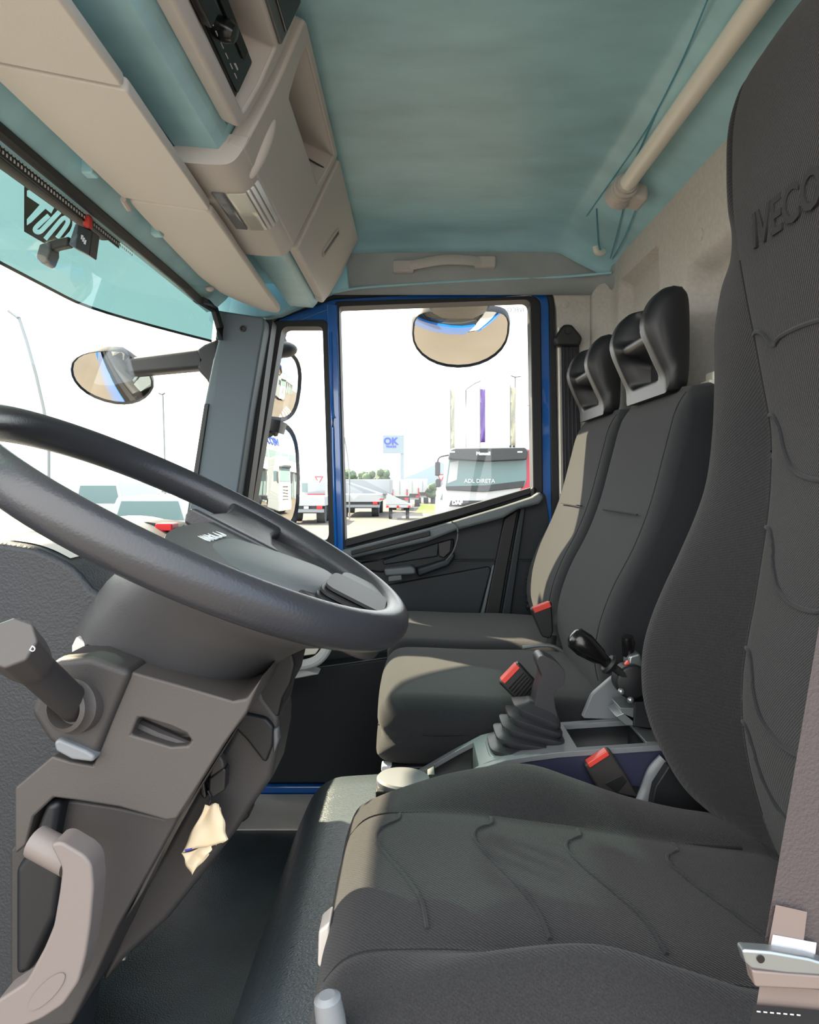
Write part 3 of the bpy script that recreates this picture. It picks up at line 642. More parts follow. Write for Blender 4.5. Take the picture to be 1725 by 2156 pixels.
MB().tube(cr([P(850, 562, 2.03), P(880, 556, 2.015), P(935, 547, 2.005), (P(985, 548, 2.010)), P(1018, 553, 2.025)], 6), 0, 10, flat=(0.005, 0.013, (0, 0, 1))).build('strap', M['beige'], gh)
for x, y in ((850, 561), (1022, 552)):
    c = P(x, y, 2.03); MB().box(c-Vector((0.028, 0.012, 0.015)), c+Vector((0.028, 0.03, 0.015))).build('end_cap', M['beige'], gh, bevel=0.005, seg=3)
hk = thing('coat_hook', 'small cream coat hook in the upper rear corner of the ceiling', 'hook', P(1262, 515, 1.985))
MB().tube(cr([P(1255, 500, 1.985), P(1268, 507, 1.985), P(1274, 522, 1.975), P(1268, 533, 1.96), P(1257, 530, 1.95), P(1254, 519, 1.95)], 5), 0.0075, 10).build('hook_arm', M['cream'], hk)
MB().lathe([(0, 0.014), (0.012, 0.012)], P(1255, 500, 2.0), (-0.1, -1, -0.2), 14).build('hook_base', M['cream'], hk)
# passenger belt
bl = thing('seat_belt', 'dark passenger seat belt webbing hanging from its anchor on the grey side wall', 'seat belt', P(1200, 850, 2.05))
MB().loft([[P(x, y, Y) for x, y in ((1182, 722), (1220, 722), (1224, 1000), (1228, 1330), (1196, 1330), (1186, 1000))] for Y in (2.066, 2.069)]).build('webbing', M['belt'], bl)
for k in range(4): MB().tube([P(1187+8*k, 726, 2.0655), P(1192+8*k, 1000, 2.0655)], 0.0012, 5).build('webbing_ridge', M['black'], bl)
MB().prism(rnd(PX([(1188, 682), (1205, 682), (1228, 710), (1222, 728), (1172, 728), (1167, 712)], 2.045), 0.008, 4), 2.045, 2.08).build('anchor_cover', M['black'], bl, bevel=0.008)
MB().lathe([(0, 0.010), (0.004, 0.009)], P(1196, 697, 2.046), (0, -1, 0), 16).build('anchor_bolt', M['black'], bl)
# the electronic box at the windscreen
eb = thing('electronic_box', 'small black electronic box with a red connector hanging at the windscreen top', 'electronic box', P(168, 505, 1.25))
y0 = 1.25
fr_ = lambda pts, ya, yb: MB().prism(PX(pts, ya), ya, yb)
fr_([(163, 472), (195, 486), (188, 538), (158, 522)], y0, y0+0.03).build('box_face', M['black'], eb, bevel=0.002)
fr_([(158, 470), (166, 473), (160, 523), (144, 514)], y0+0.004, y0+0.035).build('box_side', M['pillar'], eb, bevel=0.002)
for k in range(3): fr_([(171+3*k, 494+5*k), (176+3*k, 496+5*k), (174+3*k, 505+5*k), (170+3*k, 503+5*k)], y0-0.001, y0).build('print_mark', M['label'], eb)
fr_([(174, 459), (180, 449), (189, 453), (189, 480), (182, 482), (173, 474)], y0+0.004, y0+0.018).build('red_connector', M['red'], eb, bevel=0.003)
MB().tube(cr([P(186, 452, y0+0.01), P(188, 446, y0+0.01), P(188, 436, y0+0.02)], 4), 0.0018, 6).build('lead', M['rubber'], eb)
fr_([(145, 496), (146, 516), (118, 522), (104, 530), (90, 524), (94, 508), (120, 501)], y0+0.01, y0+0.03).build('bracket_arm', M['black'], eb, bevel=0.004)
fr_([(82, 512), (105, 508), (106, 530), (98, 552), (88, 556), (74, 542)], y0+0.005, y0+0.04).build('bracket_foot', M['dashgrey'], eb, bevel=0.004)
# ------------------------------------------------------------------ passenger seats
FRONT = [(-0.35, 0.305), (-0.30, 0.2925), (-0.245, 0.297), (-0.18, 0.319), (-0.11, 0.355), (-0.04, 0.382), (0.05, 0.406), (0.115, 0.424), (0.150, 0.446)]
def back_profile(z0=0):
    fr = cr([(x, z) for z, x in FRONT], 4)
    bk = [(0.475, 0.155), (0.500, 0.135), (0.515, 0.05), (0.505, -0.10), (0.47, -0.25), (0.44, -0.36), (0.37, -0.375), (0.325, -0.368)]
    return [(q[0], q[1]) for q in fr]+[tuple(q) for q in cr(bk, 3)]
cush = cr([(-0.052, -0.41), (-0.060, -0.44), (-0.02, -0.455), (0.12, -0.455), (0.33, -0.45), (0.36, -0.42), (0.34, -0.365), (0.24, -0.352), (0.12, -0.350), (0.02, -0.346), (-0.030, -0.347), (-0.052, -0.362), (-0.059, -0.385)], 4, True)
def bspine(z):
    q = FRONT
    for a, b in zip(q[:-1], q[1:]):
        if a[0] <= z <= b[0]: return a[1]+(b[1]-a[1])*(z-a[0])/(b[0]-a[0])+0.055
    return q[0][1]+0.055 if z < 0 else q[-1][1]+0.03
def headrest(parent, yc):
    hw = 0.13
    fr = [(0.420, 0.146), (0.418, 0.175), (0.405, 0.205), (0.388, 0.245), (0.385, 0.270), (0.396, 0.300), (0.414, 0.320), (0.434, 0.327)]
    fs = cr(fr, 6); n = len(fs); bk = cr([(0.448, 0.325), (0.459, 0.305), (0.461, 0.24), (0.459, 0.17), (0.452, 0.148)], 5)
    rows = []; ny = 44
    for i in range(ny+1):
        v = -1+2*i/ny; e = max(0, (abs(v)-0.86)/0.14); ins = 0.022*(1-math.sqrt(max(0, 1-e*e)))
        ring = []
        for k, q in enumerate(fs):
            u = k/(n-1); x = q[0]; z = q[1]
            ax = 1-sm(0.52, 0.66, abs(v))                                  # between the cheeks
            up = sm(0.46, 0.56, u)*(1-sm(0.76, 0.95, u)); lo = sm(0.13, 0.20, u)*(1-sm(0.34, 0.42, u))
            x += ax*(0.052*up+0.060*lo+0.012*(1-up)*(1-lo)*sm(0.3, 0.45, u))
            ring.append((x, z))
        ring += [tuple(q) for q in bk]
        hm = lambda z: 0.436 if z < 0.2 else 0.428
        rows.append([(0.43+(x-0.43)*(1-ins/0.045), yc+v*hw, 0.238+(z-0.238)*(1-ins/0.095)) for x, z in ring])
    # keep the front from crossing the back
    for r in rows:
        for k in range(n): r[k] = (min(r[k][0], 0.4535), r[k][1], r[k][2])
    o = MB().loft(rows).build('headrest', M['foam'], parent, smooth=60)
    MB().prism([(0.443, 0.125), (0.458, 0.125), (0.458, 0.158), (0.443, 0.158)], yc-0.05, yc+0.05).build('headrest_stem', M['black'], o)
    return o
def pass_seat(label, y0, y1):
    t = thing('passenger_seat', label, 'seat', (0.15, (y0+y1)/2, -0.49), 'twin passenger seats')
    MB().pad(cush, y0, y1, 0.045, 7, 0.006).build('seat_cushion', M['fabric2'], t, smooth=60)
    MB().pad(back_profile(), y0+0.005, y1-0.005, 0.040, 7, 0.008, spine=bspine).build('backrest', M['fabric2'], t, smooth=60)
    MB().prism(rnd([(-0.045, -0.452), (0.36, -0.452), (0.38, -0.484), (0.02, -0.487), (-0.02, -0.478)], 0.012, 4), y0+0.012, y1-0.012).build('seat_base', M['black'], t, bevel=0.008)
    fr = cr([(x-0.004, z) for z, x in FRONT], 4); yy = y0+0.046
    MB().tube([(q[0]+0.004-0.001, yy, q[1]) for q in fr[2:-1]], 0.0016, 6).build('back_seam', M['seam'], t)
    MB().tube([(0.3735-0.0075+0.0, y, -0.058) for y in (y0+0.07, (y0+y1)/2, y1-0.12)], 0.0016, 6).build('crease', M['seam'], t)
    MB().tube(cr([(-0.0605, y0+0.05, -0.397), (0.0, y0+0.003, -0.398), (0.12, y0+0.0025, -0.398), (0.30, y0+0.003, -0.40)], 5), 0.0016, 6).build('cushion_seam', M['seam'], t)
    headrest(t, (y0+y1)/2)
    return t
S1 = pass_seat('middle charcoal passenger seat right behind the gear lever', 1.185, 1.60)
S2 = pass_seat('outer charcoal passenger seat beside the far door, its backrest partly sunlit', 1.61, 2.03)
MB().box((-0.054, 1.20, -0.463), (-0.036, 1.225, -0.452)).build('base_clip', M['label'], S1, bevel=0.003)
lt = thing('backrest_latch', 'small grey latch lever lying at the joint of the two passenger seats', 'lever', P(1165, 1362, 1.585))
MB().tube(cr([P(1100, 1363, 1.57), P(1135, 1359, 1.57), P(1165, 1361, 1.57), P(1192, 1376, 1.57)], 4), 0, 8, flat=(0.009, 0.004, (0, 0, 1))).build('latch_arm', M['console'], lt)
gp = thing('ribbed_cord', 'short black ribbed cord hanging between outer seat and far door', 'cord', P(1113, 1250, 2.05))
MB().tube([P(1114, 1215+2.4*k, 2.055) for k in range(30)], [0.0075+0.002*math.sin(k*PI/2.5) for k in range(30)], 10).build('cord_sleeve', M['black'], gp)

# ------------------------------------------------------------------ driver seat
YC = 0.765
ds = thing('driver_seat', 'large charcoal driver seat with raised bolsters in the right foreground', 'seat', (0.2, YC, -0.60))
# backrest rows: z, half width, ridge X (at the bolster), panel X
RB = [(-0.44, 0.215, 0.395, 0.420), (-0.40, 0.232, 0.345, 0.404), (-0.344, 0.242, 0.3125, 0.388), (-0.30, 0.247, 0.297, 0.380), (-0.266, 0.249, 0.2925, 0.377), (-0.2256, 0.25, 0.294, 0.378), (-0.188, 0.25, 0.303, 0.383),
      (-0.145, 0.25, 0.32, 0.391), (-0.101, 0.25, 0.3406, 0.398), (-0.046, 0.249, 0.364, 0.406), (0.0, 0.247, 0.3775, 0.410), (0.058, 0.245, 0.384, 0.410), (0.116, 0.243, 0.386, 0.400), (0.16, 0.240, 0.385, 0.392),
      (0.20, 0.237, 0.385, 0.384), (0.244, 0.222, 0.388, 0.376), (0.27, 0.19, 0.388, 0.372), (0.295, 0.157, 0.379, 0.368), (0.32, 0.140, 0.369, 0.3655), (0.36, 0.133, 0.365, 0.364), (0.41, 0.131, 0.366, 0.365), (0.45, 0.126, 0.376, 0.373), (0.47, 0.116, 0.388, 0.384), (0.487, 0.100, 0.401, 0.397), (0.498, 0.078, 0.424, 0.420), (0.504, 0.05, 0.45, 0.446)]
def brow(z, hw, xb, xp):
    so = min(0.121, hw*0.90); q = []
    half = [(0.0, xp-0.004), (so*0.5, xp-0.003), (so*0.88, xp), (so*0.97, xp+0.003), (so, xp+0.006), (so+(hw-so)*0.12, xp+0.003-(xp-xb)*0.16), (so+(hw-so)*0.45, xp-(xp-xb)*0.66), (so+(hw-so)*0.75, xb+0.001), (so+(hw-so)*0.90, xb+0.003), (hw*0.997, xb+0.018), (hw, xb+0.05), (hw*0.985, 0.50), (hw*0.9, 0.52)]
    for o_, x in reversed(half[1:]): q.append((x, YC-o_, z))
    for o_, x in half: q.append((x, YC+o_, z))
    return q
keys = [brow(*r) for r in RB]; ncol = len(keys[0])
cols = [cr([k[i] for k in keys], 5) for i in range(ncol)]
rows = [[cols[i][j] for i in range(ncol)] for j in range(len(cols[0]))]
bk = MB().loft(rows, cap=True, closed=True).build('backrest', M['fabric'], ds, smooth=70, sub=1)
def bpt(y, z, off=0.0015):
    k = min(range(len(rows)), key=lambda j: abs(rows[j][12][2]-z)); r = rows[k]; best = None
    for i in range(len(r)-1):
        y0, y1 = r[i][1], r[i+1][1]
        if i > 0 and i < len(r)-2 and y0 <= y <= y1 and y1 > y0:
            t = (y-y0)/(y1-y0); best = r[i][0]*(1-t)+r[i+1][0]*t; break
    if best is None: best = r[12][0]
    return Vector((best-off, y, z))
for sgn in (1, -1):
    MB().tube([Vector((r[12+sgn*4][0]-0.001, r[12+sgn*4][1], r[12+sgn*4][2])) for r in rows[6:78]], 0.0018, 6).build('bolster_seam', M['seam'], bk)
for z0 in (0.165, 0.055, -0.075, -0.215, -0.30):
    pts = [(0.118, 0.004), (0.10, 0.004), (0.085, -0.002), (0.065, -0.018), (0.045, -0.012), (0.0, -0.01), (-0.045, -0.012), (-0.065, -0.018), (-0.085, -0.002), (-0.118, 0.004)]
    if z0 < 0.1: pts = [(0.118, 0.02), (0.10, 0.018), (0.085, 0.0), (0.075, -0.022), (0.05, -0.045), (0.0, -0.055), (-0.05, -0.045), (-0.085, 0.0), (-0.118, 0.02)]
    MB().tube([bpt(YC+a, z0+b, 0.0005) for a, b in cr(pts, 4)], 0.0026, 6).build('quilt_crease', M['fabric2'], bk)
text('embossed_lettering', 'IVECO', 0.050, frame((0.3690, 0.760, 0.268), (0, -1, 0), (-0.10, 0, 1)), M['embossed'], bk, 0.0022, shear=0.15, bold=0.0010)
# cushion stations: X, seam z, ridge z near, ridge z far, cap
ST = [(-0.062, -0.478), (-0.083, -0.470), (-0.088, -0.455), (-0.083, -0.430), (-0.072, -0.405), (-0.045, -0.387), (0.015, -0.384), (0.07, -0.387), (0.14, -0.397), (0.20, -0.404), (0.26, -0.413), (0.33, -0.423), (0.40, -0.432), (0.44, -0.45), (0.45, -0.478)]
RG = [(-0.062, -0.478), (-0.083, -0.470), (-0.088, -0.455), (-0.084, -0.435), (-0.074, -0.412), (-0.045, -0.397), (0.015, -0.376), (0.07, -0.363), (0.14, -0.356), (0.20, -0.374), (0.26, -0.395), (0.33, -0.412), (0.40, -0.424), (0.44, -0.45), (0.45, -0.478)]
keys = []
for (x, zs), (_, zr) in zip(ST, RG):
    lim = lambda z: min(z, zs if zs < -0.43 and x < 0 else 9)
    keys.append([(x+0.01, 0.555, min(zs, -0.478)), (x+0.004, 0.540, min(zs, -0.468)), (x, 0.535, lim(-0.448)), (x, 0.542, lim(-0.415)), (x, 0.556, lim(zr-0.028)), (x, 0.578, lim(zr-0.004)), (x, 0.598, lim(zr-0.002)), (x, 0.617, lim(zs-0.001)), (x, 0.628, lim(zs-0.006)), (x, 0.642, lim(zs-0.001)), (x, 0.70, lim(zs+0.003)), (x, 0.765, lim(zs+0.002)), (x, 0.83, lim(zs+0.003)),
                 (x, 0.872, lim(zs)), (x, 0.885, lim(zs-0.005)), (x, 0.898, lim(zs+(zr-zs)*0.35)), (x, 0.925, lim(zs+(zr-zs)*0.85)), (x, 0.955, lim(zr)), (x, 0.982, lim(zr-0.010)), (x, 1.000, lim(zr-0.035)), (x, 1.010, lim(-0.455)), (x+0.004, 1.008, min(zs, -0.468)), (x+0.01, 0.995, min(zs, -0.478))])
ncol = len(keys[0]); cols = [cr([k[i] for k in keys], 5) for i in range(ncol)]
cr_rows = [[cols[i][j] for i in range(ncol)] for j in range(len(cols[0]))]
cu = MB().loft(cr_rows, cap=True, closed=True).build('seat_cushion', M['fabric'], ds, smooth=70, sub=1)
def ctop(x, y, off=0.001):
    j = min(range(len(cr_rows)-14), key=lambda j: abs(cr_rows[j][11].x-x)+(0 if cr_rows[j][11].z > -0.43 or x > 0.3 else 0.02)); r = cr_rows[j]
    for i in range(3, len(r)-4):
        if r[i].y <= y <= r[i+1].y:
            t = (y-r[i].y)/max(1e-6, r[i+1].y-r[i].y); return Vector((x, y, r[i].z*(1-t)+r[i+1].z*t+off))
    return Vector((x, y, r[11].z+off))
xs = [-0.075, -0.06, -0.04, -0.01, 0.03, 0.08, 0.14, 0.20, 0.26, 0.32, 0.38]
for yy, nm in ((0.885, 'far_seam'), (0.628, 'near_seam')):
    MB().tube(cr([ctop(x, yy, 0.0006) for x in xs], 3), 0.0016, 6).build('cushion_seam', M['seam'], cu)
MB().tube(cr([Vector((x, 0.5415, min(z, -0.417))) for x, z in ((-0.082, -0.44), (-0.05, -0.423), (0.03, -0.414), (0.15, -0.409), (0.27, -0.42), (0.38, -0.435))], 4), 0.0018, 6).build('cushion_seam', M['seam'], cu)
for x0 in (-0.03, 0.075, 0.175, 0.285):
    pts = [(x0+0.012, 0.880), (x0+0.010, 0.855), (x0-0.008, 0.835), (x0-0.012, 0.81), (x0+0.002, 0.77), (x0+0.02, 0.73), (x0+0.035, 0.69), (x0+0.04, 0.65)]
    MB().tube([ctop(a, b, 0.0004) for a, b in cr(pts, 4)], 0.0019, 6).build('quilt_crease', M['fabric2'], cu)
MB().prism([(-0.05, -0.472), (0.44, -0.472), (0.43, -0.4855), (-0.03, -0.490)], 0.57, 0.98).build('seat_base', M['black'], ds, bevel=0.003)
kn = P(652, 2125, 0.56); MB().lathe([(0, 0.010), (0.03, 0.011), (0.045, 0.010), (0.048, 0.006)], kn+Vector((0.02, 0, -0.035)), (-0.15, -0.05, 1), 18).build('adjust_knob', M['console'], ds)
MB().prism(PX([(676, 1935), (700, 1915), (700, 1990), (690, 2010), (674, 2010)], 0.72), 0.70, 0.73).build('side_bracket', M['beige'], ds, bevel=0.003)
MB().prism(PX([(672, 2010), (692, 2004), (690, 2040), (674, 2045)], 0.70), 0.70, 0.73).build('bracket_foot', M['lever'], ds, bevel=0.003)
MB().tube(cr([P(1400, 1600, 1.035), P(1378, 1625, 1.035), P(1364, 1660, 1.035), P(1352, 1690, 1.03)], 5), 0, 10, flat=(0.006, 0.010, (1, 0, 0))).build('recliner_cover', M['console'], ds)
MB().prism(PX([(1400, 1602), (1460, 1640), (1560, 1730), (1500, 1760), (1360, 1700), (1372, 1645)], 1.03), 1.012, 1.03).build('hinge_plate', M['rubber'], ds, bevel=0.002)
# driver's belt with tongue and labels (right edge)
db = thing('seat_belt', 'brownish driver seat belt with metal tongue and pale label at the lower right edge', 'seat belt', P(1640, 1950, 0.50))
def belt(pts0, Y, name, m, off=0.0):
    return MB().loft([[P(x, y, Y+off) for x, y in pts0], [P(x, y, Y+off+0.002) for x, y in pts0]]).build(name, M[m], db)
belt([(2040, -90), (2190, -60), (1940, 800), (1845, 1200), (1770, 1700), (1740, 2000), (1735, 2075), (1596, 2060), (1610, 1985), (1660, 1700), (1745, 1200), (1820, 800)], 0.505, 'webbing', 'belt2')
belt([(1634, 1905), (1700, 1920), (1690, 2005), (1680, 2035), (1612, 2020), (1620, 1980)], 0.5005, 'care_label', 'labelbrown')
belt([(1628, 1968), (1720, 1985), (1714, 2035), (1618, 2018)], 0.4995, 'white_panel', 'label')
belt([(1600, 2075), (1740, 2085), (1735, 2130), (1592, 2125)], 0.5005, 'lower_label', 'labelbrown')
belt([(1588, 2115), (1760, 2130), (1760, 2200), (1570, 2200)], 0.4975, 'stitched_tab', 'seam')
for k in range(7): belt([(1594+14*k, 2128+1.2*k), (1602+14*k, 2129+1.2*k), (1602+14*k, 2132+1.2*k), (1594+14*k, 2131+1.2*k)], 0.4965, 'stitch', 'label')
tp = MB().prism(PX([(1558, 1996), (1566, 1994), (1620, 1998), (1700, 2012), (1760, 2030), (1760, 2052), (1650, 2045), (1580, 2036), (1566, 2022)], 0.49), 0.487, 0.497).build('tongue_plate', M['metal'], db, bevel=0.002)
MB().prism(PX([(1580, 2038), (1760, 2052), (1760, 2084), (1588, 2076)], 0.49), 0.488, 0.500).build('tongue_grip', M['labelbrown'], db, bevel=0.002)
MB().lathe([(0, 0.0025), (0.004, 0.0025)], P(1597, 2012, 0.49), (0, -1, 0), 12).build('tongue_hole', M['blackg'], tp)
# buckles
def buckle(label, corners, Y, depth, stalk, face='black', ribs=0):
    """corners: px outline, first two along the red button end"""
    t = thing('belt_buckle', label, 'buckle', P(*corners[0], Y), 'seat belt buckles')
    MB().prism(PX(corners, Y), Y, Y+depth).build('buckle_body', M[face], t, bevel=0.004)
    a, b = Vector(corners[0]), Vector(corners[1]); d = (Vector(corners[-1])-a).normalized()
    r = [a+(b-a)*0.12-d*1.0, a+(b-a)*0.9-d*1.0, a+(b-a)*0.9+d*11, a+(b-a)*0.12+d*11]
    MB().prism(PX([tuple(q) for q in r], Y-0.001), Y-0.0025, Y+depth*0.8).build('red_button', M['red'], t, bevel=0.0015)
    e = Vector(corners[2])*0.5+Vector(corners[3])*0.5
    MB().tube([P(e.x, e.y, Y+depth/2), P(stalk[0], stalk[1], Y+depth/2)], 0, 8, flat=(0.010, 0.003, (0, 1, 0))).build('stalk', M['rubber'], t)
    for k in range(ribs):
        s, q = a+(Vector(corners[-1])-a)*(0.32+0.09*k), b+(Vector(corners[2])-b)*(0.32+0.09*k)
        MB().tube([P(*(s*0.88+q*0.12), Y-0.0005), P(*(s*0.12+q*0.88), Y-0.0005)], 0.0014, 6).build('grip_rib', M['blackg'], t)
    return t
buckle('upright black belt buckle with red button standing left of the gear lever', [(1050, 1438), (1092, 1394), (1140, 1446), (1128, 1498), (1104, 1492)], 1.17, 0.018, (1130, 1540), ribs=6)
buckle('black belt buckle with red button between the two passenger backrests', [(1117, 1283), (1162, 1266), (1166, 1330), (1160, 1345), (1142, 1342)], 1.57, 0.02, (1160, 1362))
bb = buckle('brownish black belt buckle leaning beside the driver seat below the console', [(1230, 1612), (1284, 1577), (1318, 1630), (1346, 1682), (1262, 1668)], 1.03, 0.016, (1330, 1720), face='shroud_dark')
MB().prism(PX([(1274, 1650), (1310, 1632), (1320, 1645), (1300, 1670)], 1.0285), 1.0285, 1.031).build('release_panel', M['black'], bb, bevel=0.0005)
# ------------------------------------------------------------------ steering wheel
TH = math.radians(27.0); WC = Vector((-0.215, 0.745, -0.042)); WR = 0.215
U = Vector((math.cos(TH), 0, -math.sin(TH))); Vv = Vector((0, 1, 0)); N = Vector((math.sin(TH), 0, math.cos(TH)))
def wp(u, v, n=0.0): return WC+U*u+Vv*v+N*n
sw = thing('steering_wheel', 'large dark leatherette steering wheel in the left foreground', 'steering wheel', WC)
rings = []
for k in range(96):
    a = 2*PI*k/96; d = U*math.cos(a)+Vv*math.sin(a)
    rings.append([WC+d*(WR+0.0165*math.cos(q))+N*(0.0185*math.sin(q)) for q in (2*PI*j/20 for j in range(20))])
rings.append(rings[0])
MB().loft(rings, cap=False).build('rim', M['wheel'], sw, smooth=80)
def selip(cu_, cv, a, b, n, e=3.0, tw=0.0, cnt=40):
    return [wp(cu_+x*math.cos(tw)-y*math.sin(tw), cv+y, n) for x, y in (sup(2*PI*k/cnt, a, b, e) for k in range(cnt))]
# airbag pad
padn = lambda u: -0.012+0.150*u               # the pad sits a little less steep than the rim
def pring(k, n_): return [wp(x, y, padn(x)+n_-0.004*(abs(y)/0.09)**2*k) for x, y in ((0.072+a, b) for a, b in (sup(2*PI*q/44, 0.078*k, 0.090*k, 3.2) for q in range(44)))]
MB().loft([pring(0.93, -0.040), pring(1.0, -0.030), pring(1.0, -0.012), pring(0.985, -0.006), pring(0.95, -0.0015), pring(0.88, 0.0008), pring(0.6, 0.003), pring(0.3, 0.004), pring(0.05, 0.0045)]).build('airbag_cover', M['dashgrey'], sw, smooth=60)
text('wheel_lettering', 'IVECO', 0.025, frame(wp(0.020, 0.0, padn(0.020)+0.0046), Vv, -(U+N*0.15)), M['white'], sw, 0.0006)
# lower spoke with ribs, side spokes
MB().loft([selip(0.165, 0, 0.050, 0.085, -0.028, 4), selip(0.165, 0, 0.052, 0.088, -0.006, 4), selip(0.165, 0, 0.050, 0.085, 0.003, 4)]).build('lower_spoke', M['shroud_dark'], sw, bevel=0.003)
for k in range(3):
    MB().loft([selip(0.172, -0.01+0.0*k, 0.034-0.002*k, 0.072-0.012*k, 0.003+0.004*k, 6), selip(0.172, -0.01, 0.034-0.002*k, 0.072-0.012*k, 0.0058+0.004*k, 6)]).build('spoke_rib', M['black'], sw)
MB().loft([selip(0.178, 0.055, 0.030, 0.035, 0.0, 4), selip(0.178, 0.055, 0.030, 0.035, 0.012, 4)]).build('spoke_cap', M['dashgrey'], sw, bevel=0.003)
for s in (1, -1):
    prof_ = [(0.07, 0.055, -0.020, 0.0), (0.11, 0.040, -0.020, -0.003), (0.15, 0.030, -0.014, 0.001), (0.19, 0.032, -0.010, 0.006), (0.212, 0.045, -0.008, 0.008)]
    rg = []
    if s < 0: prof_ = [(v, h, lo, hi) for v, h, lo, hi in prof_[:2]]
    for v, h, lo, hi in prof_:
        uc = 0.02+(0.19-v)*0.05 if s > 0 else 0.105-(v-0.07)*0.25
        lo, hi = (lo, hi) if s > 0 else (lo-0.020, hi-0.020)
        rg.append([wp(uc-h, s*v, lo), wp(uc+h, s*v, lo), wp(uc+h*1.05, s*v, (lo+hi)/2), wp(uc+h, s*v, hi), wp(uc-h, s*v, hi), wp(uc-h*1.05, s*v, (lo+hi)/2)])
    MB().loft(rg).build('side_spoke', M['wheel'], sw, bevel=0.004, smooth=60)
# fairing under the wheel, part of the column cowl
def ring3(c, ua, a, vb, e=2.8, cnt=48):
    c = Vector(c); ua = Vector(ua).normalized()
    return [c+ua*x+Vv*y for x, y in (sup(2*PI*k/cnt, a, vb, e) for k in range(cnt))]
sc = thing('steering_column', 'grey brown plastic steering column with cowl and shroud below the wheel', 'steering column', (-0.25, 0.74, -0.85))
rg = [ring3((-0.127, 0.745, -0.092), U, 0.106, 0.166), ring3((-0.131, 0.745, -0.099), U, 0.107, 0.162), ring3((-0.172, 0.745, -0.108), U, 0.093, 0.140), ring3((-0.199, 0.745, -0.1265), (0.92, 0, -0.40), 0.092, 0.118), ring3((-0.222, 0.745, -0.1475), (0.925, 0, -0.38), 0.088, 0.104), ring3((-0.236, 0.745, -0.170), (0.925, 0, -0.38), 0.0885, 0.096), ring3((-0.2405, 0.745, -0.1775), (0.925, 0, -0.38), 0.085, 0.092)]
MB().loft(rg).build('wheel_cowl', M['cowl'], sc, smooth=60)
def near(name, pts, m, y0, y1, bevel=0.006, r=0.0, par=None, seg=3):
    p = PX(pts, y0); p = rnd(p, r, 4) if r else p
    return MB().prism(p, y0, y1).build(name, M[m], par or sc, bevel=bevel, seg=seg)
near('cowl_gap', [(215, 1372), (300, 1405), (450, 1465), (512, 1474), (540, 1440), (530, 1490), (480, 1500), (290, 1430), (225, 1400)], 'rubber', 0.66, 0.84)
up = [(276, 1414), (390, 1446), (490, 1476), (520, 1470), (552, 1426), (520, 1500), (470, 1570), (420, 1650), (372, 1725), (350, 1728), (250, 1700), (160, 1686), (112, 1680), (70, 1720), (54, 1780), (30, 1800), (30, 1660), (110, 1592), (150, 1604), (196, 1612), (232, 1520)]
# the slot is a real recess: front face with an opening, block behind
def face_hole(outer, hole, y0, y1):
    """plate with one opening, bridged by a keyhole cut"""
    o = [Vector(p) for p in outer]; h = [Vector(p) for p in hole]
    best = min(((a-b).length, i, j) for i, a in enumerate(o) for j, b in enumerate(h)); i, j = best[1], best[2]
    area = lambda q: sum(q[k-1].x*q[k].y-q[k].x*q[k-1].y for k in range(len(q)))
    if area(o)*area(h) > 0: h = h[::-1]; j = len(h)-1-j
    return o[:i+1]+h[j:]+h[:j+1]+o[i:]
slot = [(290, 1512), (302, 1512), (360, 1530), (392, 1545), (403, 1560), (395, 1570), (360, 1572), (320, 1560), (276, 1547)]
import bmesh
def holed(name, outer, hole, Y, depth, m, par, y1):
    O, Hh = PX(outer, Y), PX(hole, Y)
    bm = bmesh.new()
    vo = [bm.verts.new((x, Y, z+H)) for x, z in O]; vh = [bm.verts.new((x, Y, z+H)) for x, z in Hh]
    eo = [bm.edges.new((vo[i], vo[(i+1) % len(vo)])) for i in range(len(vo))]; eh = [bm.edges.new((vh[i], vh[(i+1) % len(vh)])) for i in range(len(vh))]
    bmesh.ops.triangle_fill(bm, use_beauty=True, use_dissolve=False, edges=eo+eh)
    for loopv, dd in ((vo, y1-Y), (vh, depth)):
        nb = [bm.verts.new((v.co.x, v.co.y+dd, v.co.z)) for v in loopv]; n = len(nb)
        for i in range(n): bm.faces.new((loopv[i], loopv[(i+1) % n], nb[(i+1) % n], nb[i]))
        bm.faces.new(nb)
    bmesh.ops.recalc_face_normals(bm, faces=bm.faces)
    me = bpy.data.meshes.new(name); bm.to_mesh(me); bm.free(); me.materials.append(m)
    for p in me.polygons: p.use_smooth = True
    me.set_sharp_from_angle(angle=math.radians(35))
    return link(name, me, par, 0.007, 3)
upo = holed('upper_shroud', up, slot, 0.612, 0.02, M['shroud'], sc, 0.79)
MB().tube([P(296, 1528, 0.63), P(340, 1548, 0.628), P(400, 1568, 0.622)], [0.006, 0.006, 0.003], 10).build('slot_lever', M['shroud_dark'], upo)
near('lower_shroud', [(115, 1684), (160, 1686), (250, 1700), (345, 1722), (372, 1700), (400, 1680), (340, 1790), (250, 1950), (200, 2060), (150, 2160), (20, 2170), (20, 1790), (70, 1740)], 'shroud_dark', 0.632, 0.79, 0.012)
near('lit_edge_strip', [(552, 1424), (560, 1420), (470, 1580), (390, 1710), (345, 1790), (300, 1880), (262, 1940), (330, 1800), (372, 1722), (430, 1630), (500, 1525)], 'shroud', 0.64, 0.67, 0.004)  # strip laid along the shroud edge to imitate its lit highlight
